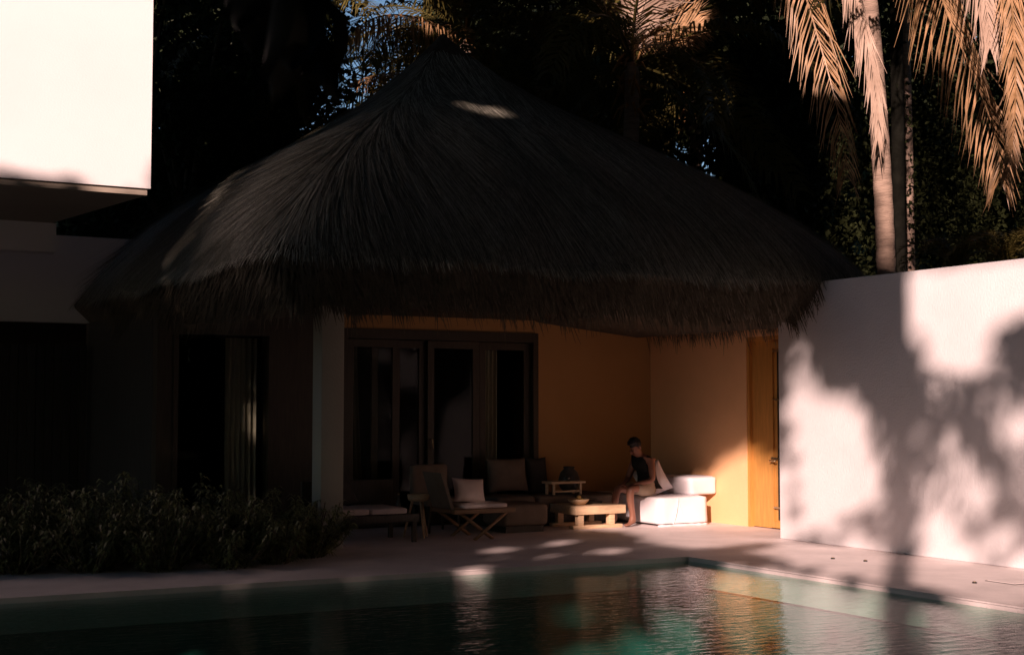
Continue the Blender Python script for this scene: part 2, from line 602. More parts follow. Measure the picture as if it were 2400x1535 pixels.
obj('ceiling', MB().box((4.9, 13.0, 2.78), (11.0, 16.8, 2.84)).box((4.9, 17.0, 2.78), (11.81, 20.6, 2.84)), M['dwood'], pav)
rm = MB()
rm.box((11.82, 17.0, 0), (12.02, 20.5, 2.78)).box((4.55, 20.5, 0), (12.02, 20.65, 2.78)).box((6.4, 17.0, 0), (6.55, 20.5, 2.78))
obj('room_wall', rm, M['dwood'], pav)
obj('room_wall', MB().box((4.55, 17.0, 0), (4.7, 20.5, 2.78)), M['slat'], pav)
obj('room_floor', MB().box((4.7, 16.8, -0.2), (11.82, 20.5, -0.004)), M['dwood'], pav)

# side door in the side wall
sd = thing('side_door', 'orange wooden door at the end of the pavilion, next to the white wall', 'door', (11.9, 14.1, 0))
obj('door_frame', MB().box((11.83, 14.55, 0), (12.0, 14.60, 2.5)).box((11.83, 13.60, 0), (12.0, 13.65, 2.5)).box((11.83, 13.65, 2.45), (12.0, 14.55, 2.5)), M['door'], sd)
lf = obj('door_leaf', MB().box((11.88, 13.65, 0.01), (11.93, 14.55, 2.45)), M['door'], sd)
obj('door_stile', MB().box((11.855, 13.66, 0.02), (11.879, 14.16, 0.10)).box((11.855, 14.11, 0.10), (11.879, 14.16, 2.33)).box((11.855, 13.66, 2.33), (11.879, 14.16, 2.42)), M['door'], lf)
obj('door_panel', MB().box((11.868, 13.66, 0.12), (11.8795, 14.035, 2.30)), M['dwood'], lf)
obj('door_handle', MB().box((11.845, 14.00, 0.90), (11.855, 14.15, 0.925)).tube([(11.83, 14.13, 0.88), (11.80, 14.12, 0.88), (11.80, 14.0, 0.88)], 0.012), M['metal'], lf)
for z in (0.28, 1.67, 2.30):
    obj('door_hinge', MB().box((11.842, 13.98, z - 0.012), (11.854, 14.10, z + 0.012)), M['metal'], lf)

# sliding doors in the back wall
sl = thing('sliding_door', 'wide dark timber sliding glass doors in the back wall of the terrace', 'door', (8.4, 16.85, 0))
obj('door_frame', MB().box((6.95, 16.78, 0), (7.03, 16.98, 2.60)).box((9.82, 16.78, 0), (9.90, 16.98, 2.60)).box((7.03, 16.78, 2.47), (9.82, 16.98, 2.60)), M['dwood'], sl)
for x0, x1, y in ((7.03, 7.78, 16.83), (7.41, 8.20, 16.90), (8.20, 8.98, 16.83), (9.02, 9.82, 16.90)):
    lf = obj('door_leaf', MB().box((x0, y - 0.02, 0.02), (x0 + 0.09, y + 0.02, 2.46)).box((x1 - 0.10, y - 0.02, 0.02), (x1, y + 0.02, 2.46))
             .box((x0 + 0.09, y - 0.02, 2.36), (x1 - 0.10, y + 0.02, 2.46)).box((x0 + 0.09, y - 0.02, 0.02), (x1 - 0.10, y + 0.02, 0.16)), M['dwood'], sl)
    obj('pane', MB().box((x0 + 0.09, y - 0.004, 0.16), (x1 - 0.10, y + 0.004, 2.36)), M['glass'], lf)
    if abs(x0 - 8.2) < 0.01:
        obj('door_handle', MB().tube([(8.25, 16.80, 1.02), (8.25, 16.76, 1.02), (8.25, 16.76, 1.14), (8.25, 16.80, 1.14)], 0.01), M['metal'], lf)
# left window
lw = thing('picture_window', 'tall dark timber framed window on the left behind the hedge', 'window', (5.4, 16.9, 0))
obj('window_frame', MB().box((4.75, 16.78, 0), (4.81, 16.98, 2.54)).box((5.96, 16.78, 0), (6.02, 16.98, 2.54)).box((4.81, 16.78, 2.47), (5.96, 16.98, 2.54)).box((4.81, 16.78, 0), (5.96, 16.98, 0.08)), M['dwood'], lw)
obj('pane', MB().box((4.81, 16.86, 0.08), (5.96, 16.87, 2.47)), M['glass'], lw)


def curtain(name, x0, x1, y, z0, z1, label, taper=0.0, n_=60, folds=9, amp=0.035):
    vs, fs = [], []
    for i in range(n_ + 1):
        u = i / n_
        for j in range(9):
            v = j / 8
            pull = taper * (1 - v) ** 1.5
            x = x0 + (x1 - x0) * (u * (1 - pull))
            yy = y + amp * math.sin(u * folds * 2 * math.pi + 0.4 * math.sin(v * 3)) * (0.6 + 0.4 * (1 - v)) + 0.01 * math.sin(u * 31)
            vs.append((x, yy, z0 + (z1 - z0) * v))
    for i in range(n_):
        for j in range(8):
            fs.append((i * 9 + j, (i + 1) * 9 + j, (i + 1) * 9 + j + 1, i * 9 + j + 1))
    t = thing(name, label, 'curtain', ((x0 + x1) / 2, y, z0), 'curtains behind the pavilion glass')
    obj('curtain_cloth', MB().add(vs, fs, True), M['curtain'], t)
    obj('curtain_rail', MB().tube([(x0 - 0.02, y, z1 + 0.02), (x1 + 0.02, y, z1 + 0.02)], 0.012), M['dwood'], t)


curtain('curtain', 9.06, 9.42, 17.12, 0.03, 2.40, 'pale curtain hanging inside the right part of the sliding doors', 0.0, 60, 6)
curtain('curtain', 7.05, 7.30, 17.12, 0.03, 2.40, 'dim curtain gathered at the left end of the sliding doors', -0.5, 50, 5)
curtain('curtain', 5.50, 5.92, 17.12, 0.03, 2.45, 'light curtain inside the window behind the hedge', 0.0, 60, 6)

# ---------------------------------------------------------------- white villa on the left
XB, YB = 3.965, 15.0
ZB = on(352, 447, 1, YB)[2]
vl = thing('white_villa', 'white villa on the left with an overhanging upper storey glowing in the sun', 'building', (1.0, 18, 0))
s1 = on(131, 513, 2, ZB)
dirv = unit(np.array([s1[0] - XB, s1[1] - YB, 0]))
bk = np.array([XB, YB, 0]) + dirv * 9
bxp = [(-8, YB), (XB, YB), (bk[0], bk[1]), (-8, bk[1])]
obj('upper_storey', MB().prism(bxp, ZB + 0.02, 8.6), M['villa'], vl)
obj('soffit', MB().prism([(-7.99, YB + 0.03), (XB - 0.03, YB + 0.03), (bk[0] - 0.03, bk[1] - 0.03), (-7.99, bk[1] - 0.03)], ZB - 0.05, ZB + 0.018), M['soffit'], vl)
# downstand wall below the soffit
q0, q1 = on(131, 591, 1, 17.9), on(0, 585, 1, 17.9)
obj('downstand_wall', MB().box((-8, 17.9, q0[2]), (q0[0], 18.2, ZB - 0.052)), M['villa'], vl)
b0, b1, b2 = on(131, 551, 1, 23.0), on(290, 560, 1, 23.0), on(131, 574, 1, 23.0)
obj('roof_slab', MB().box((-8, 23.0, b2[2]), (b1[0] + 1.6, 26, b0[2])), M['villa'], vl)
f0, f1, f2 = on(0, 752, 1, 21.6), on(135, 756, 1, 21.6), on(60, 612, 1, 21.6)
obj('fascia_wall', MB().box((-8, 21.6, f0[2]), (f1[0] + 1.0, 21.8, b2[2] - 0.01)), M['villa'], vl)
obj('ground_floor_wall', MB().box((-8, 24.2, 0), (7.5, 24.4, b2[2] - 0.012)), M['dwood'], vl)
sc_ = thing('slat_screen', 'dark upright timber slat screen at the left behind the hedge', 'screen', (2.6, 20.2, 0))
for z in (0.12, 2.2):
    obj('screen_rail', MB().box((0.9, 20.26, z), (4.45, 20.31, z + 0.08)), M['slat'], sc_)
me0 = None
for i in range(30):
    x = 0.95 + i * 0.118
    if me0 is None:
        s0 = obj('slat', MB().box((x, 20.2, 0), (x + 0.09, 20.255, 2.44)), M['slat'], sc_)
        me0 = s0.data
    else:
        link('slat', me0, None, sc_, None, (i * 0.118, random.uniform(-0.015, 0.015), random.uniform(-0.02, 0.02)))


# ---------------------------------------------------------------- terrace furniture
def rot2(x, y, a):
    return x * math.cos(a) - y * math.sin(a), x * math.sin(a) + y * math.cos(a)


def pillow(c, w, h, t, face, lean=0.0, roll=0.0, n_=14, pinch=0.07):
    """square cushion: centre, width, height, thickness, direction its front looks, lean back, roll"""
    face = Vector((face[0], face[1], 0)).normalized()
    side = Vector((-face.y, face.x, 0))
    up = (Vector((0, 0, 1)) * math.cos(lean) - face * math.sin(lean))
    nrm = side.cross(up) * -1
    nrm = face * math.cos(lean) + Vector((0, 0, 1)) * math.sin(lean)
    s2 = side * math.cos(roll) + up * math.sin(roll)
    u2 = up * math.cos(roll) - side * math.sin(roll)
    vs, fs = [], []
    for sgn in (1, -1):
        for i in range(n_ + 1):
            for j in range(n_ + 1):
                u, v = 2 * i / n_ - 1, 2 * j / n_ - 1
                pu = 1 - pinch * (1 - u * u) * 0 - pinch * (1 - v * v) * 0
                x = w / 2 * u * (1 - pinch * (1 - v * v))
                y = h / 2 * v * (1 - pinch * (1 - u * u))
                th_ = t / 2 * ((1 - abs(u) ** 2.6) * (1 - abs(v) ** 2.6)) ** 0.55 + 0.004 + 0.006 * math.sin(5 * u + 3 * v)* (1 - abs(u)) * (1 - abs(v))
                vs.append(Vector(c) + s2 * x + u2 * y + nrm * (sgn * th_))
    k = n_ + 1
    for s_ in (0, 1):
        o = s_ * k * k
        for i in range(n_):
            for j in range(n_):
                q = (o + i * k + j, o + (i + 1) * k + j, o + (i + 1) * k + j + 1, o + i * k + j + 1)
                fs.append(q if s_ == 0 else q[::-1])
    rim = [i * k for i in range(k)] + [(k - 1) * k + j for j in range(1, k)] + [i * k + k - 1 for i in range(k - 2, -1, -1)] + [j for j in range(k - 2, 0, -1)]
    for i in range(len(rim)):
        a_, b_ = rim[i], rim[(i + 1) % len(rim)]
        fs.append((a_, a_ + k * k, b_ + k * k, b_))
    return MB().add(vs, fs, True)


def cushion(label, m, *a, **k):
    c = a[0]
    t = thing('cushion', label, 'cushion', c, 'loose cushions on the terrace seats')
    obj('cushion_cover', pillow(*a, **k), m, t)
    return t


# white day bed against the side wall
db = thing('daybed', 'low bed under a white fitted cover at the sunny end of the terrace', 'bed', (11.13, 15.9, 0))
bed = MB()
bm = bmesh.new()
bmesh.ops.create_grid(bm, x_segments=20, y_segments=36, size=0.5)
bm.free()


def soft_block(mb, lo, hi, r, sag=0.012, seed=1, flare=0.0, n_=(16, 20, 8)):
    """block of cloth with rounded edges and slightly uneven sides"""
    bm = bmesh.new()
    bmesh.ops.create_cube(bm, size=1)
    bmesh.ops.subdivide_edges(bm, edges=bm.edges[:], cuts=12, use_grid_fill=True)
    lo, hi = np.array(lo, float), np.array(hi, float)
    rs = np.random.default_rng(seed)
    ph = rs.random(6) * 6
    half = (hi - lo) / 2
    for v in bm.verts:
        p = np.array(v.co) * 2 * half
        inn = np.clip(p, -(half - r), half - r)
        dlt = p - inn
        nn = np.linalg.norm(dlt)
        if nn > 1e-6:
            p = inn + dlt / nn * r if (np.abs(dlt) > 1e-6).sum() > 1 else p
        w = p + lo + half
        k = (w[2] - lo[2]) / (hi[2] - lo[2])
        fl = flare * (1 - k) ** 2
        w[:2] += np.sign(p[:2]) * (np.abs(p[:2]) / half[:2]) ** 8 * fl
        w += sag * np.array([math.sin(w[1] * 7 + ph[0]) * math.sin(w[2] * 9 + ph[1]), math.sin(w[0] * 8 + ph[2]) * math.sin(w[2] * 8 + ph[3]), 0.6 * math.sin(w[0] * 5 + ph[4]) * math.sin(w[1] * 4 + ph[5]) * k])
        v.co = w
    mb.bm(bm, True)
    return mb


obj('mattress', soft_block(MB(), (10.77, 15.10, 0.02), (11.54, 16.76, 0.385), 0.035, 0.010, 3, 0.02), M['cover'], db)
fold = MB()
for x0, dx, w in ((11.05, -0.06, 0.012), (11.06, 0.10, 0.008)):
    pts = [(x0 + dx * (1 - s) ** 1.6 * 1.3, 15.094 - 0.006 * math.sin(3 * s), 0.03 + 0.34 * s) for s in np.linspace(0, 1, 9)]
    fold.tube(pts, [w * (0.4 + 0.6 * (1 - s)) for s in np.linspace(0, 1, 9)], 6)
obj('cover_fold', fold, M['cover'], db)
hem = MB()
hp = [(x, 15.075 + 0.012 * math.sin(x * 23), 0.012) for x in np.linspace(10.72, 11.53, 16)]
hem.tube(hp, [0.012 + 0.008 * abs(math.sin(i * 1.7)) for i in range(16)], 6)
obj('cover_hem', hem, M['cover'], db)
cushion('white square cushion standing on its edge on the bed beside the seated person', M['cover'], (11.00, 15.62, 0.585), 0.44, 0.44, 0.18, (-0.35, -0.93), 0.30, 0.42)
t_ = thing('back_cushion', 'long white back cushion along the wall at the bright end of the bed', 'cushion', (11.60, 15.55, 0.39))
obj('cushion_cover', soft_block(MB(), (11.36, 15.22, 0.383), (11.815, 16.4, 0.63), 0.045, 0.012, 8), M['cover'], t_)

# sofa along the back wall
so = thing('sofa', 'long low dark upholstered sofa built along the back wall of the terrace', 'sofa', (9.7, 16.3, 0))
obj('sofa_base', MB().box((8.75, 15.98, 0.0), (10.66, 16.76, 0.20), 0.02), M['dwood'], so)
for x in (8.77, 9.40, 10.03):
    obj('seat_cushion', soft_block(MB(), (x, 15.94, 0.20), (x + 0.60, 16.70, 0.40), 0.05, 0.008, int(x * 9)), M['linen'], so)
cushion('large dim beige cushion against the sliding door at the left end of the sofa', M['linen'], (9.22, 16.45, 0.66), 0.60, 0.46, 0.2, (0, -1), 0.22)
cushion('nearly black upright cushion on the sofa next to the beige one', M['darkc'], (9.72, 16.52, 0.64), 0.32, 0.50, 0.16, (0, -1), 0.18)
vs_ = thing('vase', 'dark round vase standing behind the low frame table', 'vase', (10.10, 16.30, 0.40))
obj('vase_body', MB().lathe((10.10, 16.30, 0.40), [(0.07, 0), (0.13, 0.08), (0.15, 0.18), (0.12, 0.28), (0.07, 0.33), (0.085, 0.36), (0.07, 0.36), (0.055, 0.33)], 22), M['ceramic'], vs_)
# coffee table
ct = thing('coffee_table', 'low pale timber coffee table with a thick top catching the sun', 'table', (10.0, 15.62, 0))
X0, X1, Y0, Y1 = 9.58, 10.36, 15.30, 15.95
obj('tabletop', MB().box((X0, Y0, 0.185), (X1, Y1, 0.295), 0.006), M['pale'], ct)
for x, y in ((X0 + 0.06, Y0 + 0.03), (X1 - 0.24, Y0 + 0.03), (X0 + 0.06, Y1 - 0.12), (X1 - 0.24, Y1 - 0.12)):
    obj('leg', MB().box((x, y, 0.045), (x + 0.085, y + 0.085, 0.185), 0.004), M['pale'], ct)
obj('runner', MB().box((X0 - 0.02, Y0 + 0.02, 0.0), (X1 - 0.04, Y0 + 0.125, 0.045), 0.004), M['pale'], ct)
obj('runner', MB().box((X0 - 0.02, Y1 - 0.13, 0.0), (X1 - 0.04, Y1 - 0.025, 0.045), 0.004), M['pale'], ct)
bo = thing('bowl', 'shallow wooden bowl on the near corner of the coffee table', 'bowl', (9.78, 15.55, 0.295))
obj('bowl_shell', MB().lathe((9.78, 15.55, 0.295), [(0.05, 0), (0.09, 0.012), (0.13, 0.05), (0.145, 0.075), (0.135, 0.075), (0.10, 0.03), (0.02, 0.015)], 22), M['pale'], bo)
for k_, (x, y, z, r, lb) in enumerate(((9.74, 15.53, 0.345, 0.034, 'round fruit at the left in the bowl'), (9.80, 15.50, 0.348, 0.036, 'round fruit at the near side of the bowl'), (9.83, 15.57, 0.350, 0.036, 'round fruit at the right in the bowl'), (9.785, 15.55, 0.392, 0.033, 'round fruit on top of the heap in the bowl'))):
    t_ = thing('fruit', lb, 'fruit', (x, y, z - r), 'fruit in the bowl')
    obj('fruit_flesh', MB().lathe((x, y, z), [(r * math.sin(a_) * (1 + 0.03 * math.cos(3 * a_)), -r * 0.95 * math.cos(a_)) for a_ in np.linspace(0.15, math.pi - 0.15, 9)], 12), M['fruit'], t_)
    obj('fruit_stalk', MB().tube([(x, y, z + r * 0.85), (x + 0.005, y, z + r * 1.25)], 0.003, 5), M['bark'], t_)
tr = thing('tray', 'small flat tray at the far edge of the coffee table', 'tray', (10.05, 15.75, 0.295))
obj('tray_base', MB().box((9.95, 15.68, 0.296), (10.22, 15.86, 0.306), 0.003), M['dwood'], tr)
obj('tray_rim', MB().box((9.94, 15.67, 0.296), (10.23, 15.679, 0.325)).box((9.94, 15.861, 0.296), (10.23, 15.87, 0.325)), M['dwood'], tr)
# side table behind
st = thing('side_table', 'small open frame side table behind the coffee table', 'table', (9.88, 16.12, 0))
obj('tabletop', MB().box((9.64, 16.00, 0.545), (10.18, 16.26, 0.575), 0.004), M['pale'], st)
for x in (9.68, 10.10):
    for y in (16.02, 16.20):
        obj('leg', MB().box((x, y, 0.0), (x + 0.03, y + 0.03, 0.545)), M['pale'], st)
obj('stretcher', MB().box((9.71, 16.025, 0.43), (10.10, 16.045, 0.455)), M['pale'], st)
cu = thing('cup', 'little cup on the small frame side table', 'cup', (9.95, 16.08, 0.575))
obj('cup_body', MB().lathe((9.95, 16.08, 0.575), [(0.028, 0), (0.036, 0.03), (0.04, 0.07), (0.034, 0.07), (0.028, 0.01)], 16), M['ceramic'], cu)
obj('cup_handle', MB().tube([(9.99, 16.08, 0.63), (10.015, 16.08, 0.625), (10.012, 16.08, 0.60), (9.985, 16.08, 0.597)], 0.005, 6), M['ceramic'], cu)

# armchair with crossed legs
ac = thing('lounge_chair', 'low timber lounge chair with crossed legs and a pale seat pad', 'chair', (7.95, 14.95, 0))
obj('seat_frame', MB().box((7.50, 14.66, 0.315), (8.33, 14.72, 0.37), 0.005).box((7.50, 15.26, 0.315), (8.33, 15.32, 0.37), 0.005).box((7.50, 14.73, 0.32), (7.56, 15.25, 0.365)).box((8.24, 14.73, 0.32), (8.30, 15.25, 0.365)), M['teak'], ac)
for y in (14.69, 15.29):
    obj('leg', MB().tube([(8.22, y, 0.32), (7.78, y, 0.0)], 0.022, 6), M['teak'], ac)
    obj('leg', MB().tube([(7.62, y + 0.045, 0.32), (8.06, y + 0.045, 0.0)], 0.022, 6), M['teak'], ac)
obj('backrest', MB().add([(7.50, 14.74, 0.37), (7.50, 15.24, 0.37), (7.36, 15.24, 0.80), (7.36, 14.74, 0.80), (7.54, 14.74, 0.37), (7.54, 15.24, 0.37), (7.40, 15.24, 0.80), (7.40, 14.74, 0.80)],
                         [(0, 1, 2, 3), (7, 6, 5, 4), (0, 4, 5, 1), (2, 6, 7, 3), (1, 5, 6, 2), (3, 7, 4, 0)]), M['linen'], ac)
obj('seat_pad', soft_block(MB(), (7.62, 14.66, 0.372), (8.22, 15.26, 0.43), 0.022, 0.004, 5), M['pinkc'], ac)
cushion('pale pinkish cushion propped on the lounge chair with crossed legs', M['pinkc'], (7.86, 14.98, 0.57), 0.46, 0.30, 0.15, (0.15, -1), 0.30, -0.08)
# second chair behind
c2 = thing('chair', 'dim upholstered chair standing behind the chair with crossed legs', 'chair', (7.95, 15.95, 0))
obj('seat', soft_block(MB(), (7.66, 15.70, 0.33), (8.18, 16.2, 0.44), 0.04, 0.004, 9), M['linen'], c2)
obj('backrest', soft_block(MB(), (7.66, 16.16, 0.44), (8.18, 16.26, 0.84), 0.04, 0.004, 10), M['linen'], c2)
for x, y in ((7.70, 15.74), (8.11, 15.74), (7.70, 16.18), (8.11, 16.18)):
    obj('leg', MB().tube([(x, y, 0.34), (x, y, 0.0)], [0.022, 0.016], 8), M['dwood'], c2)
# ottoman in the shade
ot = thing('ottoman', 'dark padded ottoman between the crossed leg chair and the sofa', 'ottoman', (8.85, 15.55, 0))
obj('ottoman_pad', soft_block(MB(), (8.50, 15.25, 0.08), (9.15, 15.85, 0.36), 0.06, 0.008, 14), M['linen'], ot)
obj('ottoman_base', MB().box((8.55, 15.30, 0.0), (9.10, 15.80, 0.08)), M['dwood'], ot)
# left lounge by the pillar
ll = thing('lounge_sofa', 'low timber lounge sofa partly hidden by the pillar, with thin pale pads', 'sofa', (6.55, 15.1, 0))
obj('sofa_frame', MB().box((5.95, 14.82, 0.24), (7.12, 14.88, 0.33), 0.004).box((5.95, 15.5, 0.24), (7.12, 15.56, 0.33), 0.004).box((5.95, 14.89, 0.25), (6.01, 15.49, 0.32)).box((7.06, 14.89, 0.25), (7.12, 15.49, 0.32)), M['dwood'], ll)
for x in (6.02, 6.50):
    obj('seat_pad', soft_block(MB(), (x, 14.80, 0.335), (x + 0.46, 15.5, 0.41), 0.025, 0.004, int(x * 10)), M['pinkc'], ll)
for x in (5.98, 7.05):
    for y in (14.84, 15.51):
        obj('leg', MB().box((x, y, 0), (x + 0.05, y + 0.045, 0.24)), M['dwood'], ll)
obj('backrest', MB().box((5.95, 15.57, 0.24), (7.12, 15.62, 0.70), 0.006), M['dwood'], ll)
cushion('dark cushion sticking out behind the pillar on the lounge sofa', M['darkc'], (6.22, 15.20, 0.63), 0.52, 0.46, 0.18, (0.3, -1), 0.35, 0.2)
# stool with a tray rim
sl_ = thing('stool', 'round timber stool with splayed legs between the two lounge seats', 'stool', (7.36, 15.35, 0))
obj('stool_top', MB().lathe((7.36, 15.35, 0.44), [(0.10, 0), (0.125, 0.015), (0.135, 0.08), (0.12, 0.08), (0.11, 0.03)], 20), M['pale'], sl_)
for i in range(3):
    a_ = 0.5 + i * 2.094
    obj('leg', MB().tube([(7.36 + 0.07 * math.cos(a_), 15.35 + 0.07 * math.sin(a_), 0.45), (7.36 + 0.18 * math.cos(a_), 15.35 + 0.18 * math.sin(a_), 0)], [0.018, 0.013], 7), M['pale'], sl_)
bt = thing('bottle', 'slim bottle standing on the pads of the lounge sofa by the stool', 'bottle', (7.0, 15.3, 0.33))
obj('bottle_glass', MB().lathe((7.03, 15.20, 0.33), [(0.03, 0), (0.032, 0.10), (0.014, 0.15), (0.012, 0.20)], 14), M['ceramic'], bt)
obj('bottle_cap', MB().lathe((7.03, 15.20, 0.5305), [(0.014, 0), (0.014, 0.02)], 10), M['metal'], bt)


# ---------------------------------------------------------------- person
def skin_body(name, verts, edges, radii, root, m, parent, sub=2):
    base = origin(parent)
    me = bpy.data.meshes.new(name + '_cage')
    me.from_pydata([tuple(np.array(v) - base) for v in verts], edges, [])
    o = bpy.data.objects.new(name + '_cage', me)
    COL.objects.link(o)
    sk = o.modifiers.new('skin', 'SKIN')
    sk.use_smooth_shade = True
    for i, r in enumerate(radii):
        rr = r if hasattr(r, '__len__') else (r, r)
        me.skin_vertices[0].data[i].radius = rr
        me.skin_vertices[0].data[i].use_root = (i == root)
    ss = o.modifiers.new('sub', 'SUBSURF')
    ss.levels = sub
    ss.render_levels = sub
    dg = bpy.context.evaluated_depsgraph_get()
    me2 = bpy.data.meshes.new_from_object(o.evaluated_get(dg))
    bpy.data.objects.remove(o)
    me2.materials.clear()
    me2.polygons.foreach_set('use_smooth', np.ones(len(me2.polygons), bool))
    return link(name, me2, m, parent)


PX, PY, PZ = 10.86, 15.50, 0.485                     # pelvis
FC = unit(np.array([-0.97, -0.12, 0]))               # way the person faces
SD = np.array([-FC[1], FC[0], 0])                    # person's left
ZU = np.array([0, 0, 1.0])


def pp(f, s, u):
    return np.array([PX, PY, PZ]) + FC * f + SD * s + ZU * u


pe = thing('person', 'person in black sleeveless top and khaki shorts, sitting bowed on the white bed', 'person', (PX, PY, 0.385))
Vp, Ep, Rp = [], [], []


def pv(p, r, link_to=None):
    Vp.append(p)
    Rp.append(r)
    if link_to is not None:
        Ep.append((link_to, len(Vp) - 1))
    return len(Vp) - 1


pel = pv(pp(0, 0, 0), (0.11, 0.085))
sp1 = pv(pp(0.00, 0, 0.13), (0.10, 0.075), pel)
sp2 = pv(pp(0.045, 0, 0.27), (0.11, 0.08), sp1)
sp3 = pv(pp(0.11, 0, 0.375), (0.10, 0.07), sp2)
nk = pv(pp(0.155, 0, 0.44), 0.052, sp3)
hd0 = pv(pp(0.205, 0, 0.485), (0.062, 0.07), nk)
hd1 = pv(pp(0.235, 0, 0.545), (0.072, 0.088), hd0)
hd2 = pv(pp(0.225, 0, 0.605), (0.062, 0.075), hd1)
for s in (1, -1):
    sh = pv(pp(0.105, s * 0.170, 0.365), 0.055, sp3)
    el = pv(pp(0.13 + 0.03 * (s < 0), s * 0.235, 0.12), 0.042, sh)
    wr = pv(pp(0.30, s * 0.13, 0.075), 0.030, el)
    hn = pv(pp(0.37, s * 0.10, 0.06), (0.036, 0.022), wr)
    for q, (ds, ln) in enumerate(((-0.026, 0.065), (-0.009, 0.075), (0.009, 0.072), (0.026, 0.058))):
        f1 = pv(pp(0.40, s * 0.10 + ds, 0.055), 0.0095, hn)
        f2 = pv(pp(0.40 + ln * 0.6, s * 0.10 + ds, 0.035), 0.0085, f1)
        pv(pp(0.40 + ln * 0.8, s * 0.10 + ds, 0.0), 0.007, f2)
    t1 = pv(pp(0.35, s * 0.10 - s * 0.035, 0.05), 0.011, hn)
    pv(pp(0.385, s * 0.10 - s * 0.05, 0.035), 0.009, t1)
    hp_ = pv(pp(0.05, s * 0.095, -0.01), 0.088, pel)
    kn = pv(pp(0.44, s * 0.13, 0.0 + 0.02 * (s > 0)), 0.060, hp_)
    cf = pv(pp(0.46 - 0.02 * s, s * 0.13, -0.15), 0.053, kn)
    an = pv(pp(0.44 - 0.06 * s, s * 0.13, -0.395), 0.034, cf)
    he = pv(pp(0.42 - 0.06 * s, s * 0.13, -0.445), 0.032, an)
    bl = pv(pp(0.54 - 0.06 * s, s * 0.14, -0.455), (0.040, 0.022), an)
    pv(pp(0.61 - 0.06 * s, s * 0.14, -0.462), (0.034, 0.016), bl)
body = skin_body('body', Vp, Ep, Rp, pel, M['skin'], pe)
# face
HC = pp(0.235, 0, 0.545)
fdir = unit(FC * 0.75 - ZU * 0.62)                   # where the bowed face looks
fup = unit(FC * 0.62 + ZU * 0.75)


def hp3(f, s, u):
    return HC + fdir * f + SD * s + fup * u


obj('nose', MB().tube([hp3(0.085, 0, 0.02), hp3(0.105, 0, -0.015), hp3(0.088, 0, -0.03)], [0.008, 0.015, 0.010], 8), M['skin'], pe)
for s in (1, -1):
    obj('ear', MB().tube([hp3(-0.01, s * 0.074, 0.03), hp3(-0.02, s * 0.086, 0.0), hp3(-0.005, s * 0.076, -0.035)], [0.010, 0.017, 0.008], 8), M['skin'], pe)
    obj('eye', MB().tube([hp3(0.076, s * 0.022, 0.012), hp3(0.078, s * 0.040, 0.012)], [0.007, 0.006], 8), M['black'], pe)
obj('mouth', MB().tube([hp3(0.080, 0.022, -0.055), hp3(0.088, 0, -0.055), hp3(0.080, -0.022, -0.055)], [0.004, 0.006, 0.004], 6), M['skin'], pe)
bm = bmesh.new()
bmesh.ops.create_icosphere(bm, subdivisions=4, radius=1)
for v in bm.verts:
    n_ = np.array(v.co)
    r = np.array([0.098, 0.088, 0.098])
    tf = 1 + 0.05 * math.sin(9 * n_[0] + 4 * n_[1]) * math.sin(11 * n_[2])+ 0.025 * math.sin(31 * n_[0]) * math.sin(27 * n_[1] + 3)
    if n_[0] > 0.25 and n_[2] < 0.45:
        tf *= 0.72                                   # open at the face
    if n_[2] < -0.45:
        tf *= 0.78
    p = hp3(-0.020, 0, 0.045) + (fdir * n_[0] * r[0] + SD * n_[1] * r[1] + fup * n_[2] * r[2]) * tf
    v.co = p
hm = MB()
hm.bm(bm, True)
obj('hair', hm, M['hair'], pe)
# clothes: a slightly larger skin over the trunk and the thighs
skin_body('tank_top', [pp(0, 0, 0.0), pp(0.0, 0, 0.13), pp(0.045, 0, 0.27), pp(0.105, 0, 0.365), pp(0.108, 0.135, 0.372), pp(0.108, -0.135, 0.372), pp(0.135, 0, 0.41)],
          [(0, 1), (1, 2), (2, 3), (3, 4), (3, 5), (3, 6)], [(0.155, 0.125), (0.150, 0.118), (0.165, 0.130), (0.150, 0.115), 0.080, 0.080, 0.075], 1, M['shirt'], pe)
skin_body('shorts', [pp(-0.01, 0, 0.03), pp(0.0, 0, -0.01), pp(0.06, 0.10, -0.005), pp(0.22, 0.115, 0.005), pp(0.36, 0.127, 0.008), pp(0.06, -0.10, -0.005), pp(0.22, -0.115, 0.0), pp(0.36, -0.127, 0.0)],
          [(0, 1), (1, 2), (2, 3), (3, 4), (1, 5), (5, 6), (6, 7)], [(0.150, 0.12), (0.145, 0.112), 0.098, 0.090, 0.084, 0.098, 0.090, 0.084], 1, M['shorts'], pe)

# ---------------------------------------------------------------- openings cut in the foliage for the sunlit patches
SU = np.array([math.cos(AZ), -math.sin(AZ), 0.0])                    # axes across the sunbeam
SW = np.array([math.sin(AZ) * math.sin(EL), math.cos(AZ) * math.sin(EL), math.cos(EL)])


def suv(P):
    P = np.asarray(P)
    return np.stack([P @ SU, P @ SW], -1)


GAPS = []                                          # no leaves kept here, so sun reaches the chosen patches
THIN = []                                          # places where the foliage is only thinned


def grow(q, r=0.12):
    c = q.mean(0)
    return q + unit(q - c) * r



def gap(axis, v, pts, g=0.12):
    GAPS.append(grow(suv(np.array([on(x, y, axis, v) for x, y in pts])), g))


def thin(axis, v, pts, keep=0.15):
    THIN.append((keep, suv(np.array([on(x, y, axis, v) for x, y in pts]))))


def gapd(d, pts):
    GAPS.append(grow(suv(np.array([dp(x, y, d) for x, y in pts]))))


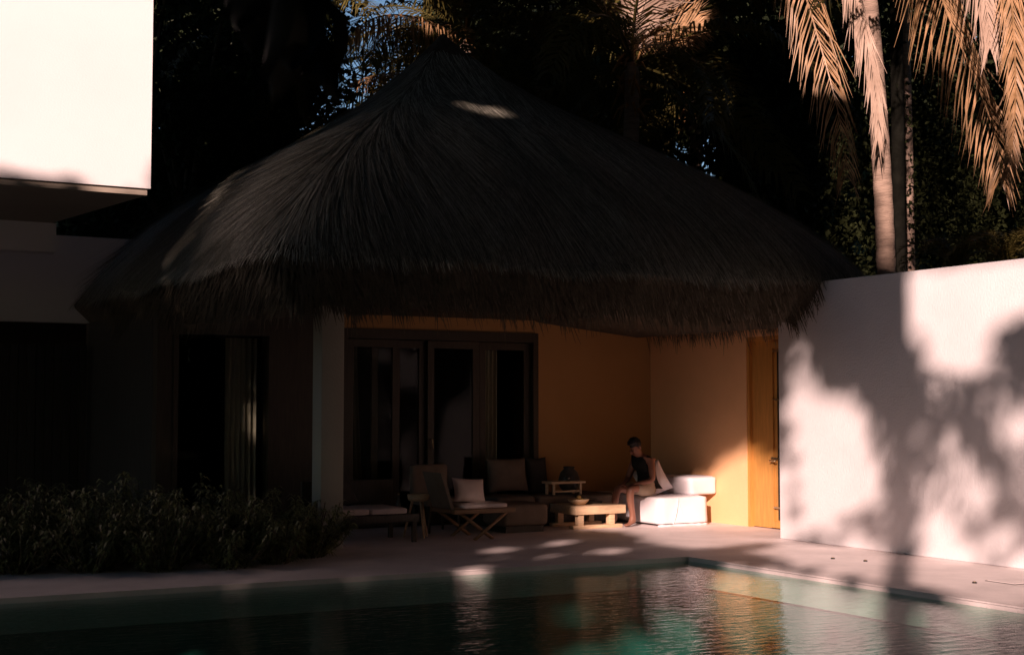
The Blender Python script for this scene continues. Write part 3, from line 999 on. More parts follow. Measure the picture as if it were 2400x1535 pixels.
gap(1, YB, [(-500, -900), (460, -900), (450, 300), (385, 425), (352, 466), (220, 470), (110, 444), (0, 424), (-60, 392), (-500, 345)], 0.0)                                   # villa face
gap(0, 11.09, [(1826, 1290), (1826, 1000), (1842, 1010), (1850, 1110), (1848, 1290)], 0.06)                          # white wall
gap(0, 11.09, [(1882, 770), (1902, 770), (1920, 870), (1950, 930), (1985, 905), (2005, 960), (2030, 900), (2062, 960), (2060, 1060), (2035, 1140), (1960, 1205), (1915, 1245), (1878, 1240), (1876, 960)])
gap(0, 11.09, [(2088, 612), (2700, 530), (2700, 700), (2400, 770), (2345, 760), (2310, 840), (2250, 868), (2190, 860), (2130, 800), (2092, 720)])
gap(0, 11.09, [(2125, 800), (2180, 860), (2190, 940), (2150, 950)])
gap(0, 11.09, [(2200, 1030), (2245, 1035), (2262, 1130), (2235, 1290), (2160, 1280), (2205, 1150)])
gap(0, 11.09, [(2330, 970), (2380, 940), (2400, 1010), (2340, 1020)])
for x0, y0, x1, y1, hw in ((1115, 1296, 1230, 1280, 5), (1240, 1281, 1390, 1265, 6), (1130, 1312, 1200, 1305, 4), (1250, 1308, 1340, 1297, 4), (1350, 1300, 1530, 1280, 6), (970, 1328, 1080, 1320, 3)):
    xm, ym = (x0 + x1) / 2, (y0 + y1) / 2
    gap(2, 0.0, [(x0, y0), (xm, ym - hw), (x1, y1), (xm, ym + hw)], 0.09)                                       # streaks on the floor
gap(2, 0.0, [(1400, 1243), (1480, 1222), (1840, 1225), (1840, 1262), (1640, 1284), (1560, 1272), (1500, 1256)], 0.14)
gap(2, 0.0, [(1060, 1334), (1120, 1326), (1125, 1334), (1070, 1342)])
gap(2, 0.0, [(560, 1357), (660, 1344), (665, 1347), (580, 1360)])
gap(2, 0.0, [(1700, 1344), (1800, 1336), (1830, 1350), (1760, 1366)])
gap(2, 0.0, [(2250, 1400), (2330, 1376), (2420, 1382), (2420, 1425), (2340, 1418)])
gap(0, 11.82, [(1620, 1240), (1630, 1135), (1665, 1095), (1700, 1062), (1755, 1034), (1790, 1050), (1832, 1085), (1832, 1260)], 0.02)   # side wall and door
gap(1, 15.10, [(1490, 1245), (1502, 1155), (1690, 1135), (1690, 1245)])                                        # bed front
gap(1, 15.60, [(1540, 1168), (1572, 1124), (1700, 1126), (1700, 1172)], 0.02)
gap(1, 15.30, [(1355, 1250), (1368, 1176), (1500, 1170), (1500, 1248)])                                        # table
gap(1, 14.8, [(1095, 245), (1130, 238), (1192, 270), (1188, 288), (1130, 276)], 0.22)                                # roof spot
gapd(18.0, [(1815, -500), (2300, -500), (2280, 200), (2180, 230), (2110, 300), (2095, 455), (2040, 440), (2010, 240), (1950, 200), (1900, 220), (1815, 170)])
gapd(24.0, [(2110, 400), (2150, 400), (2152, 530), (2112, 530)])
gapd(27.0, [(800, 30), (950, 10), (1030, 60), (1110, 100), (1120, 180), (1060, 120), (960, 160), (820, 230)])
gapd(25.0, [(1300, 40), (1380, 0), (1480, -40), (1560, -40), (1560, 60), (1640, 100), (1640, 150), (1560, 160), (1490, 130), (1400, 80)])
gapd(28.0, [(690, 130), (745, 110), (760, 190), (720, 200)])
thin(0, 11.09, [(1890, 1270), (1930, 1180), (2050, 1130), (2060, 1000), (2160, 1000), (2200, 860), (2700, 760), (2700, 1500), (2300, 1345)], 0.13)
thin(0, 11.09, [(1840, 790), (1890, 780), (1890, 1270), (1840, 1265)])
thin(2, 0.0, [(1700, 1290), (1860, 1268), (2500, 1345), (2500, 1425), (2250, 1400)], 0.01)
thin(0, 9.16, [(1640, 1325), (2420, 1440), (2420, 1620), (1760, 1620)], 0.04)
thin(1, 12.2, [(1500, 1420), (1900, 1400), (2300, 1440), (2500, 1600), (1500, 1600)])
thin(1, 12.2, [(1260, 1462), (1300, 1432), (1400, 1416), (1480, 1424), (1440, 1452), (1340, 1470)], 0.03)
thin(1, 12.2, [(1140, 1515), (1190, 1480), (1290, 1462), (1310, 1478), (1240, 1520)], 0.02)
thin(1, 12.2, [(1230, 1580), (1420, 1500), (1600, 1478), (1680, 1500), (1640, 1580)], 0.03)
thin(1, 12.2, [(340, 1570), (390, 1522), (470, 1520), (500, 1570)], 0.02)
gap(1, 17.1, [(602, 880), (630, 860), (632, 1003), (592, 1000)], 0.15)
thin(1, 14.75, [(1065, 1200), (1075, 1140), (1140, 1130), (1180, 1200)])
gapd(16.0, [(2240, -600), (2700, -600), (2700, 480), (2400, 460), (2335, 440), (2305, 260), (2250, 150)])
gapd(25.2, [(780, 10), (930, -10), (1060, 30), (1115, 90), (1000, 115), (900, 100), (840, 240), (795, 200)])
gapd(24.0, [(1400, -60), (1680, -60), (1680, 150), (1500, 170)])
GBOX = [(g.min(0), g.max(0)) for g in GAPS]


def inside(q, g):
    r = np.zeros(len(q), bool)
    x, y = q[:, 0], q[:, 1]
    j = len(g) - 1
    for i in range(len(g)):
        xi, yi = g[i]
        xj, yj = g[j]
        c = ((yi > y) != (yj > y)) & (x < (xj - xi) * (y - yi) / (yj - yi + 1e-12) + xi)
        r ^= c
        j = i
    return r


def sunny(P):
    q = suv(P) + rng.normal(0, 0.035, (len(P), 2))
    r = np.zeros(len(q), bool)
    for g, (lo, hi) in zip(GAPS, GBOX):
        m = ((q >= lo) & (q <= hi)).all(1)
        if m.any():
            r[m] |= inside(q[m], g)
    for keep, g in THIN:
        r |= inside(q, g) & (rng.random(len(q)) > keep)
    return r


def inframe(P, mx=120):
    d = P - CAMP
    w = d @ FWD
    x = CX + F * (d @ RGT) / np.maximum(w, 1e-3)
    y = CY - F * (d @ UPV) / np.maximum(w, 1e-3)
    return (w > 0.1) & (x > -mx) & (x < 2400 + mx) & (y > -mx) & (y < 1535 + mx)


def leaf_quads(P, L, Wd, flat=0.0):
    n_ = len(P)
    a_ = rng.normal(size=(n_, 3))
    a_[:, 2] -= 0.35
    a_ = unit(a_)
    b_ = rng.normal(size=(n_, 3))
    b_[:, 2] *= 1 - flat
    b_ = unit(b_ - (b_ * a_).sum(1, keepdims=True) * a_)
    k = rng.uniform(0.65, 1.3, (n_, 1))
    a_ = a_ * L * 0.5 * k
    b_ = b_ * Wd * 0.5 * k
    V = np.stack([P - a_, P + b_ - a_ * 0.1, P + a_, P - b_ - a_ * 0.1], 1).reshape(-1, 3)
    return V, np.arange(n_ * 4).reshape(-1, 4)


def limbs(mb, base, fork, tips, r0):
    mb.tube([base, (np.array(base) * 0.6 + np.array(fork) * 0.4) + np.array([0.12, -0.08, 0]), fork], [r0, r0 * 0.8, r0 * 0.62], 9)
    for t in tips:
        mid = (np.array(fork) + np.array(t)) / 2 + np.array([0, 0, 0.25])
        mb.tube([fork, mid, t], [r0 * 0.5, r0 * 0.32, r0 * 0.08], 6, cap=False)


def clear_sun(P):
    q = suv(P)
    r = np.zeros(len(q), bool)
    for g in GAPS:
        r |= inside(q, g)
    return r


def leafy_tree(name, label, group, base, P, r0, L, Wd, m):
    base = np.array(base, float)
    t = thing(name, label, 'tree', base, group)
    zs = np.percentile(P[:, 2], 18)
    fork = np.array([base[0], base[1], min(max(zs, 1.0), 2.6) if name == 'unseen_shade_tree' else max(zs, 1.0)])
    tips = P[rng.choice(len(P), 24)]
    tips = tips * 0.85 + fork * 0.15
    f_ = np.linspace(0, 1, 12)[:, None]
    tips = [q for q in tips if not clear_sun(fork * (1 - f_) + q * f_).any()][:9]
    mb = MB()
    limbs(mb, base, fork, tips, r0)
    obj('trunk', mb, M['bark'], t)
    V, Q = leaf_quads(P, L, Wd)
    quads('crown', V, Q, m, t)
    return t


# unseen shade trees left of and behind the camera, crowns cut to shape the dapple
n_ = 120000
u = rng.uniform(-15.5, 4.5, n_)
v = rng.uniform(0.4, 18.5, n_)
s_ = rng.uniform(3.5, 8.5, n_)
P = u[:, None] * SU + v[:, None] * SW - s_[:, None] * D
ok = (P[:, 2] > 0.8) & ~inframe(P, 200) & ~sunny(P) & ~((P[:, 1] > 14.6) & (P[:, 0] < 4.2))
ok &= np.linalg.norm(P - CAMP, axis=1) > 2.2
P = P[ok]
uu = P @ SU
cent = np.array([-14.2, -11.8, -9.4, -7.0, -4.6, -2.2, 0.2, 2.8])
which = np.argmin(np.abs(uu[:, None] + rng.normal(0, 0.5, (len(P), 1)) - cent), 1)
for i, c in enumerate(cent):
    q = P[which == i]
    b_ = c * SU - 6.5 * D
    leafy_tree('unseen_shade_tree', 'tall broad leaved tree out of view, crown shaped to shade the pool and terrace', 'unseen shade trees along the sunny side of the pool', (b_[0], b_[1], -0.06), q, 0.22, 0.36, 0.26, M['leafb'])
# unseen trees added over the pool and around it to block sky light
zones = [((-9, 19), (-9, 27), (11.5, 14.0), 76000, [(-7.5, -9.5), (14.5, 3.0), (-8.5, 12.0), (20.5, 8.0)]),
         ((-8, 19), (-10, -5.5), (0.3, 14.0), 34000, [(-3.5, -7.5), (3.0, -8.0), (9.0, -7.5), (15.0, -7.5)]),
         ((14.5, 19), (-6, 12.5), (0.3, 14.0), 28000, [(16.5, -2), (16.8, 3), (16.8, 6.0), (19.5, 8.5)])]
for (xa, xb), (ya, yb), (za, zb_), n_, roots in zones:
    P = np.stack([rng.uniform(xa, xb, n_), rng.uniform(ya, yb, n_), rng.uniform(za, zb_, n_)], 1)
    P = P[~inframe(P, 60) & ~sunny(P)]
    R = np.array(roots)
    w_ = np.argmin(np.hypot(P[:, None, 0] - R[None, :, 0], P[:, None, 1] - R[None, :, 1]) + rng.normal(0, 0.6, (len(P), len(R))), 1)
    for i, r_ in enumerate(roots):
        leafy_tree('sky_block_tree', 'leafy tree added out of view round the garden to block sky light', 'trees round the garden outside the view', (r_[0], r_[1], -0.06), P[w_ == i], 0.22, 0.55, 0.4, M['leafb'])

# ---------------------------------------------------------------- dark trees and jungle behind
def clumps(c, rad, nc, per, sig):
    d = unit(rng.normal(size=(nc, 3))) * (rng.random((nc, 1)) ** 0.45)
    C_ = np.array(c) + d * np.array(rad)
    return (C_[:, None, :] + rng.normal(0, sig, (nc, per, 3)) * np.array([1, 1, 0.75])).reshape(-1, 3)


bgt = [(300, 27, 6.0, 3.2, 6.0, 'dark broad tree directly under the corner of the white upper storey'),
       (430, 25, 6.5, 2.6, 6.5, 'dark leafy tree right beside the sunlit white box'),
       (560, 30, 7.5, 3.0, 7.0, 'dense dark tree in the middle of the trees left of the roof peak'),
       (625, 27, 4.2, 1.7, 4.4, 'dark rounded tree close left of the thatched roof peak'),
       (1745, 29, 7.2, 2.4, 7.0, 'dark tree just right of the sky gap above the roof'),
       (1880, 27, 6.2, 2.6, 6.2, 'black leafy tree behind the left of the two palm trunks'),
       (2230, 26, 5.6, 2.8, 5.8, 'black leafy tree behind the right palm trunk'),
       (2390, 24, 5.0, 2.6, 4.9, 'dark tree above the sunny end of the white wall')]
for x, d_, h_, r_, rz, lb in bgt:
    c = dp(x, 900, d_)
    P = clumps((c[0], c[1], h_ + 0.6), (r_, r_, rz), 130, 95 if x < 2000 else 210, 0.42)
    P = P[P[:, 2] > 0.5]
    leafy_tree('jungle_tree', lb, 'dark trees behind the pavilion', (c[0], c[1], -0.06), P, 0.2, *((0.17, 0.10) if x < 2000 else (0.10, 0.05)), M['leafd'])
pts = []
for x0, x1, z1, k in ((-500, 690, 17, 24000), (1690, 2900, 17, 24000), (735, 1690, 6.2, 8000), (720, 1010, 9.4, 4000), (1000, 1190, 17, 7000), (1190, 1340, (11.2, 17), 3000), (1330, 1455, 17, 6000), (1455, 1690, (10.2, 17), 6000), (1490, 1690, 7.4, 2500)):
    x = rng.uniform(x0, x1, k)
    d_ = rng.uniform(36, 44, k)
    g = np.array([dp(a_, 900, b_) for a_, b_ in zip(x, d_)])
    z0 = 0
    if isinstance(z1, tuple):
        z0, z1 = z1
    g[:, 2] = rng.uniform(z0, z1, k) * (0.93 + 0.07 * np.sin(x * 0.02))
    pts.append(g)
P = np.concatenate(pts)
V, Q = leaf_quads(P, 0.62, 0.42)
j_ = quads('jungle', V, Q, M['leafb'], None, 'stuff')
j_['label'] = 'far dark jungle foliage closing the view behind the trees'
j_['category'] = 'foliage'


# ---------------------------------------------------------------- palms
def smooth_path(pts, n_=24):
    pts = np.array(pts, float)
    d = np.concatenate([[0], np.cumsum(np.linalg.norm(np.diff(pts, axis=0), axis=1))])
    d /= d[-1]
    deg = min(3, len(pts) - 1)
    t = np.linspace(0, 1, n_)
    return np.stack([np.polyval(np.polyfit(d, pts[:, i], deg), t) for i in range(3)], -1)


def frond_geo(pts, n_=58, L=0.75, w=0.016, droop=0.7, fwd=0.55, side=None, start=0.12, r0=0.03, hang=0.0, cup=0.15):
    R = smooth_path(pts, 40)
    t = np.linspace(0, 1, 40)
    s = np.linspace(start, 0.99, n_) + rng.normal(0, 0.004, n_)
    s = np.clip(s, 0, 1)
    p = np.stack([np.interp(s, t, R[:, i]) for i in range(3)], -1)
    T = unit(np.gradient(R, axis=0))
    T = unit(np.stack([np.interp(s, t, T[:, i]) for i in range(3)], -1))
    if side is None:
        B = unit(np.cross(T, [0, 0, 1.0]))
    else:
        B = unit(np.asarray(side) - (T @ np.asarray(side))[:, None] * T)
    N = unit(np.cross(B, T))
    N *= np.where(N[:, 2:3] < 0, -1, 1)
    prof = (0.35 + 0.65 * np.sin(np.pi * np.clip(0.12 + 0.85 * s, 0, 1)))[:, None]
    Vs, Qs, o = [], [], 0
    for sg in (1, -1):
        jit = rng.normal(0, 0.11, (n_, 3))
        f_ = (fwd + 0.35 * s)[:, None]
        d0 = unit(B * sg + T * f_ + N * cup + np.array([0, 0, -hang]) + jit)
        d1 = unit(d0 + np.array([0, 0, -droop]) + jit)
        ln = L * prof * rng.uniform(0.85, 1.1, (n_, 1))
        wv = unit(T - (T * d0).sum(1, keepdims=True) * d0) * w
        tw = unit(np.cross(d0, wv)) * w * rng.uniform(-0.7, 0.9, (n_, 1))
        p1 = p + d0 * ln * 0.45
        p2 = p1 + d1 * ln * 0.55
        V = np.stack([p - wv * 0.6, p + wv * 0.6, p1 - wv + tw, p1 + wv + tw, p2 - wv * 0.15, p2 + wv * 0.15], 1).reshape(-1, 3)
        k = np.arange(n_)[:, None] * 6 + o
        Qs.append(np.concatenate([k + np.array([[0, 1, 3, 2]]), k + np.array([[2, 3, 5, 4]])]))
        Vs.append(V)
        o += n_ * 6
    TT = unit(np.gradient(R, axis=0))
    A_ = unit(np.cross(TT, [0.3, 0.2, 0.93]))
    B_ = np.cross(TT, A_)
    rr = (r0 * (1 - 0.85 * t))[:, None]
    ring = [R + A_ * rr, R + B_ * rr, R - A_ * rr, R - B_ * rr]
    Vs.append(np.stack(ring, 1).reshape(-1, 3))
    q = []
    for i in range(39):
        for j in range(4):
            q.append((o + i * 4 + j, o + i * 4 + (j + 1) % 4, o + i * 4 + 4 + (j + 1) % 4, o + i * 4 + 4 + j))
    Qs.append(np.array(q))
    return np.concatenate(Vs), np.concatenate(Qs)


def arc(e0, L, bend):
    """frond midrib leaving the origin towards +X at elevation e0, bending down"""
    p, e, out = np.zeros(3), math.radians(e0), []
    for i in range(13):
        out.append(p.copy())
        p = p + np.array([math.cos(e), 0, math.sin(e)]) * L / 12
        e -= math.radians(bend) / 12 * (0.5 + i / 12)
    return np.array(out)


PROTO = {}
for nm, e0, L_, bend, dr in (('up', 72, 3.9, 70, 0.5), ('high', 50, 4.1, 105, 0.7), ('mid', 25, 4.0, 105, 0.9), ('low', -5, 3.8, 80, 1.1), ('hang', -40, 3.4, 45, 1.1)):
    V, Q = frond_geo(arc(e0, L_, bend), 62, 0.85, 0.019, dr, 0.5)
    PROTO[nm] = (fast_mesh('frond_' + nm, V, Q), V, Q)


def palm_trunk(root, path, r0, r1, k=14):
    pts = smooth_path(path, 60)
    z = np.linspace(0, 1, 60)
    rad = (r0 + (r1 - r0) * z) * (1 + 0.035 * np.sin(z * 190)) + 0.10 * r0 * np.exp(-z * 12)
    return obj('trunk', MB().tube(pts, rad, k), M['trunk'], root)


def palm(x, y, d, label, nf, lean=(0.5, 0.3), fib=True, r=0.13, gold=0, scale=1.0, seed=0, skip=None):
    rs = np.random.default_rng(seed + 100)
    top = dp(x, y, d)
    base = np.array([top[0] - lean[0], top[1] - lean[1], -0.06])
    root = thing('palm_tree', label, 'palm', base, 'coconut palms around the pavilion')
    palm_trunk(root, [base, base * 0.65 + top * 0.35 + np.array([-0.15, 0, 0]), base * 0.3 + top * 0.7, top], r * 1.15, r)
    if fib:
        fm = MB()
        for i in range(40):
            a_ = rs.random() * 6.28
            z0 = rs.uniform(-0.9, 0.2)
            c = top + np.array([math.cos(a_) * r, math.sin(a_) * r, z0])
            e = c + np.array([math.cos(a_) * rs.uniform(0.1, 0.35), math.sin(a_) * rs.uniform(0.1, 0.35), rs.uniform(-0.5, 0.35)])
            fm.tube([c, (c + e) / 2 + np.array([0, 0, 0.06]), e], [0.035, 0.025, 0.006], 4)
        obj('fibre', fm, M['fibre'], root)
    kinds = ['up'] * 3 + ['high'] * 5 + ['mid'] * 5 + ['low'] * 4 + ['hang'] * 3
    for i in range(nf):
        kd = kinds[int(i * len(kinds) / nf) % len(kinds)]
        az = i * 2.399 + rs.uniform(-0.25, 0.25)
        o = link('frond', PROTO[kd][0], None, root)
        if not o.data.materials:
            o.data.materials.append(M['frond'])
        sc = scale * rs.uniform(0.85, 1.1)
        o.matrix_local = Matrix.Translation(Vector(top - base)) @ Matrix.Rotation(az, 4, 'Z') @ Matrix.Rotation(rs.uniform(-0.15, 0.15), 4, 'Y') @ Matrix.Rotation(rs.uniform(-0.5, 0.5), 4, 'X') @ Matrix.Diagonal((sc, sc, sc, 1))
    return root, top


def image_frond(root, d, px, m, **k):
    dd = d if hasattr(d, '__len__') else [d] * len(px)
    pts = [dp(x, y, q) for (x, y), q in zip(px, dd)]
    V, Q = frond_geo(pts, **k)
    return quads('frond', V, Q, m, root)


p1, _ = palm(1090, 95, 26, 'coconut palm rising right behind the thatched peak, with orange fibre at its crown', 20, seed=1)
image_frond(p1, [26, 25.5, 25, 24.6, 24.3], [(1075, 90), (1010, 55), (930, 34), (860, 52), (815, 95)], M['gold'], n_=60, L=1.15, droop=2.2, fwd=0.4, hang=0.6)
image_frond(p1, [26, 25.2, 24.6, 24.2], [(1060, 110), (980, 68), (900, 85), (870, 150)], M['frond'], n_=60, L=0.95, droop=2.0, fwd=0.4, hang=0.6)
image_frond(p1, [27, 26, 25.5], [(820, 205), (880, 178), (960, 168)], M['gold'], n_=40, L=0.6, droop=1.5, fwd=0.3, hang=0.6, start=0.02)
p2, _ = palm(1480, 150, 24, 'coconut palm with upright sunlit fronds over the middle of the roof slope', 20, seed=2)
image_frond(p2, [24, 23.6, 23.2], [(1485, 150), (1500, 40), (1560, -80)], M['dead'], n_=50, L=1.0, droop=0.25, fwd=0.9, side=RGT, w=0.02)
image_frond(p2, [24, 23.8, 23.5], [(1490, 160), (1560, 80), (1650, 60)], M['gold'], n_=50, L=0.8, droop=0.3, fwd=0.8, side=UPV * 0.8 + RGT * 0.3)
palm(1270, 60, 29, 'dark coconut palm between the thatched peak and the sunlit upright fronds', 22, seed=3, scale=1.1)
palm(1630, 210, 28, 'dark coconut palm low over the right shoulder of the thatched roof', 20, seed=4)
palm(1380, 290, 32, 'dark low coconut palm seen just above the middle of the roof line', 18, seed=5)
palm(690, 190, 28, 'coconut palm at the left whose grey frond catches a patch of sun', 10, seed=7, scale=0.9)

tA = np.array([14.45, 14.72, -0.06])
pa = thing('palm_tree', 'thick palm trunk in front, half in sun with a pale dead frond hanging along it', 'palm', tA, 'coconut palms around the pavilion')
cA = dp(1985, -420, 20)
palm_trunk(pa, [tA, (14.45, 14.72, 3.49), dp(2072, 400, 20), dp(2058, 200, 20), dp(2030, 0, 20), cA], 0.15, 0.115)
image_frond(pa, 19.5, [(1985, -400), (1965, -160), (2012, -20), (2035, 140), (2058, 330)], M['dead'], n_=80, L=0.85, droop=0.9, fwd=2.6, side=RGT, hang=1.6, cup=0.0, w=0.010)
image_frond(pa, [20, 19, 18.5, 18.2, 18], [(1985, -420), (1850, -240), (1885, -20), (1930, 130), (1985, 420)], M['gold'], n_=72, L=1.05, droop=1.3, fwd=0.8, side=RGT, hang=1.1, w=0.0095)
tB = np.array([17.72, 17.45, -0.06])
pb = thing('palm_tree', 'slimmer palm trunk behind the thick one, with a small orange patch of sun', 'palm', tB, 'coconut palms around the pavilion')
palm_trunk(pb, [tB, (17.72, 17.45, 3.9), (17.65, 17.38, 5.7), dp(2118, 0, 24), dp(2105, -350, 24)], 0.105, 0.085)
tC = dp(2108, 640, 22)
pc = thing('palm_tree', 'palm trunk, its shade painted black into the bark, standing between the thick and the slim sunlit trunks', 'palm', (tC[0], tC[1], -0.06), 'coconut palms around the pavilion')
obj('trunk', MB().tube(smooth_path([(tC[0], tC[1], -0.06), tC, dp(2104, 300, 22), dp(2090, -400, 22)], 40), np.linspace(0.115, 0.095, 40), 12), M['shadetrunk'], pc)
for rt, (x, y, d_), sd in ((pa, (1985, -420, 20), 11), (pb, (2105, -350, 24), 12), (pc, (2090, -400, 22), 13)):
    rs = np.random.default_rng(sd)
    tp = dp(x, y, d_)
    for i in range(16):
        kd = ['up', 'high', 'high', 'mid', 'mid', 'low', 'low', 'hang'][i % 8]
        o = link('frond', PROTO[kd][0], None, rt)
        o.matrix_local = Matrix.Translation(Vector(tp - origin(rt))) @ Matrix.Rotation(i * 2.4 + rs.random(), 4, 'Z') @ Matrix.Rotation(rs.uniform(-0.4, 0.4), 4, 'X')
cD = dp(2420, -420, 16.5)
pd = thing('palm_tree', 'palm just beyond the right edge whose big golden fronds hang over the white wall', 'palm', (cD[0] + 0.4, cD[1] - 0.2, -0.06), 'coconut palms around the pavilion')
palm_trunk(pd, [(cD[0] + 0.4, cD[1] - 0.2, -0.06), (cD[0] + 0.3, cD[1] - 0.15, 3.5), cD], 0.15, 0.12)
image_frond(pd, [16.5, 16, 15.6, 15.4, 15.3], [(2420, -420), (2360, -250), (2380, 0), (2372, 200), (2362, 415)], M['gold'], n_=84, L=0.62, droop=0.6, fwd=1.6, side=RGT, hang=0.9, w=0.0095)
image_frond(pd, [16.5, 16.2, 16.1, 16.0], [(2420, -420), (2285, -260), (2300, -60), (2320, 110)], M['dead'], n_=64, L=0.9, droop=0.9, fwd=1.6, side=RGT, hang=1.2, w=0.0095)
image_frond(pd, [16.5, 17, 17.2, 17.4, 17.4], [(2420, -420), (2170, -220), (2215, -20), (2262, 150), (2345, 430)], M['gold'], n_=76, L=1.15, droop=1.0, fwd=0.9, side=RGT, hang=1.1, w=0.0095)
rs = np.random.default_rng(5)
for i in range(12):
    kd = ['up', 'high', 'high', 'mid', 'mid', 'low'][i % 6]
    o = link('frond', PROTO[kd][0], None, pd)
    o.matrix_local = Matrix.Translation(Vector(cD - origin(pd))) @ Matrix.Rotation(i * 2.4 + 0.7, 4, 'Z') @ Matrix.Rotation(rs.uniform(-0.4, 0.4), 4, 'X')
# the palm beside the camera whose fronds throw the feathery shadow on the white wall
q_ = on(2108, 900, 0, 11.09)
T0 = (11.09 + 1.3) / D[0]                            # how far the sunbeam runs from the palm to the wall
wp = np.array([-1.3, q_[1] - D[1] * T0, -0.06])
wroot = thing('palm_tree', 'coconut palm by the near pool edge throwing feathery shadow on the white wall', 'palm', wp, 'coconut palms around the pavilion')
wtop = wp + np.array([0.1, 0.1, 10.3])
palm_trunk(wroot, [wp, wp + [0, 0, 3], wp + [0.05, 0.05, 6], wtop], 0.16, 0.12)


def wall_back(x, y, t):
    return on(x, y, 0, 11.09) - D * t


for px, L_, hg in (([(2040, 640), (2040, 740), (2060, 900), (2130, 1080)], 0.8, 0.8), ([(2040, 620), (2000, 620), (1950, 690), (1940, 790)], 0.7, 1.0),
                   ([(2050, 650), (2010, 690), (1980, 780), (1990, 860)], 0.9, 1.2), ([(2070, 740), (2150, 890), (2290, 850), (2420, 900)], 1.1, 1.3),
                   ([(2070, 780), (2170, 920), (2290, 1000), (2400, 1180)], 1.0, 1.0), ([(2070, 780), (2110, 920), (2190, 1080), (2290, 1250)], 0.8, 0.8),
                   ([(2075, 780), (2085, 900), (2090, 1060), (2100, 1200)], 0.6, 0.7)):
    k_ = len(px)
    pts = [wtop] + [wall_back(x, y, T0 - 0.3 - 0.9 * i) for i, (x, y) in enumerate(px)]
    V, Q = frond_geo(pts, n_=36, L=L_, w=0.021, droop=1.0, fwd=0.6, hang=hg, start=0.2)
    quads('frond', V, Q, M['frond'], wroot)
for x, y, d_, lb in ((2245, 640, 18, 'small cycad with curled fronds peeping over the white wall, left one'), (2360, 628, 17.5, 'small cycad with curled fronds peeping over the white wall at the right edge')):
    tp = dp(x, y, d_)
    cy = thing('cycad', lb, 'plant', (tp[0], tp[1], -0.06), 'cycads behind the white wall')
    obj('trunk', MB().tube([(tp[0], tp[1], -0.06), (tp[0] + 0.05, tp[1], 1.5), tp], [0.13, 0.11, 0.10], 10), M['bark'], cy)
    for i in range(12):
        V, Q = frond_geo(arc(55 + 12 * (i % 3), 1.05, 150), 34, 0.17, 0.008, 0.2, 0.4, r0=0.012)
        a_ = i * 2.4
        c_, s2 = math.cos(a_), math.sin(a_)
        V = V @ np.array([[c_, s2, 0], [-s2, c_, 0], [0, 0, 1]]) + tp
        quads('frond', V, Q, M['frond'], cy)

# ---------------------------------------------------------------- hedge in front of the window
spots = [(5.42, 13.95, 0.66), (4.95, 13.62, 0.72), (4.38, 13.42, 0.76), (3.75, 13.55, 0.80), (3.12, 13.80, 0.84), (2.48, 14.02, 0.86), (1.85, 14.2, 0.86),
         (5.10, 14.45, 0.72), (4.40, 14.25, 0.84), (3.65, 14.40, 0.92), (2.85, 14.65, 0.92), (2.05, 14.9, 0.92)]
ordn = ['first', 'second', 'third', 'fourth', 'fifth', 'sixth', 'seventh']
for i, (x, y, h_) in enumerate(spots):
    lb = ('dark narrow leaved shrub, %s from the pillar in the front row of the hedge' % ordn[i]) if i < 7 else ('dark narrow leaved shrub, %s from the pillar in the back row of the hedge' % ordn[i - 7])
    sh = thing('hedge_shrub', lb, 'shrub', (x, y, 0), 'shrubs of the hedge by the pool')
    sm = MB()
    Ps, Ds = [], []
    for k in range(44):
        a_ = rng.random() * 6.28
        r_ = 0.56 * math.sqrt(rng.random())
        hh = h_ * rng.uniform(0.55, 1.05) * (1 - 0.35 * (r_ / 0.56) ** 2)
        tip = np.array([x + r_ * math.cos(a_), y + r_ * math.sin(a_), hh])
        b_ = np.array([x + 0.3 * r_ * math.cos(a_), y + 0.3 * r_ * math.sin(a_), 0])
        sm.tube([b_, (b_ + tip) / 2 + rng.normal(0, 0.02, 3), tip], [0.009, 0.007, 0.004], 4, cap=False)
        for q in range(46):
            f_ = rng.random() ** 0.85
            Ps.append(b_ * (1 - f_) + tip * f_)
            e_ = rng.random() * 6.28
            Ds.append((math.cos(e_), math.sin(e_), rng.uniform(0.1, 0.9)))
    obj('stems', sm, M['bark'], sh)
    Pn, Dn = np.array(Ps), unit(Ds)
    L_ = rng.uniform(0.08, 0.17, (len(Pn), 1))
    sd_ = unit(np.cross(Dn, [0, 0, 1.0])) * 0.011
    p1 = Pn + Dn * L_ * 0.5
    p2 = p1 + unit(Dn + np.array([0, 0, -1.1])) * L_ * 0.5
    V = np.stack([Pn - sd_ * 0.3, Pn + sd_ * 0.3, p1 - sd_, p1 + sd_, p2 - sd_ * 0.1, p2 + sd_ * 0.1], 1).reshape(-1, 3)
    k = np.arange(len(Pn))[:, None] * 6
    quads('foliage', V, np.concatenate([k + np.array([[0, 1, 3, 2]]), k + np.array([[2, 3, 5, 4]])]), M['leafh'], sh)
# tall grassy plant in front of the slat screen
tp = dp(316, 965, 19)
gp_ = thing('spiky_plant', 'tall dim plant with drooping grassy blades in front of the dark slats', 'plant', (tp[0], tp[1], 0))
obj('stem', MB().tube([(tp[0], tp[1], 0), (tp[0] + 0.03, tp[1], 0.8), tp], [0.03, 0.025, 0.02], 7), M['bark'], gp_)
n_ = 90
a_ = rng.random(n_) * 6.28
dd = np.stack([np.cos(a_), np.sin(a_), rng.uniform(0.3, 1.6, n_)], 1)
dd = unit(dd)
L_ = rng.uniform(0.15, 0.34, (n_, 1))
sd_ = unit(np.cross(dd, [0, 0, 1.0])) * 0.007
P0 = np.tile(tp, (n_, 1)) + rng.normal(0, 0.02, (n_, 3))
P1 = P0 + dd * L_ * 0.5
P2 = P1 + unit(dd * np.array([1, 1, 0]) + np.array([0, 0, -1.5])) * L_ * 0.9
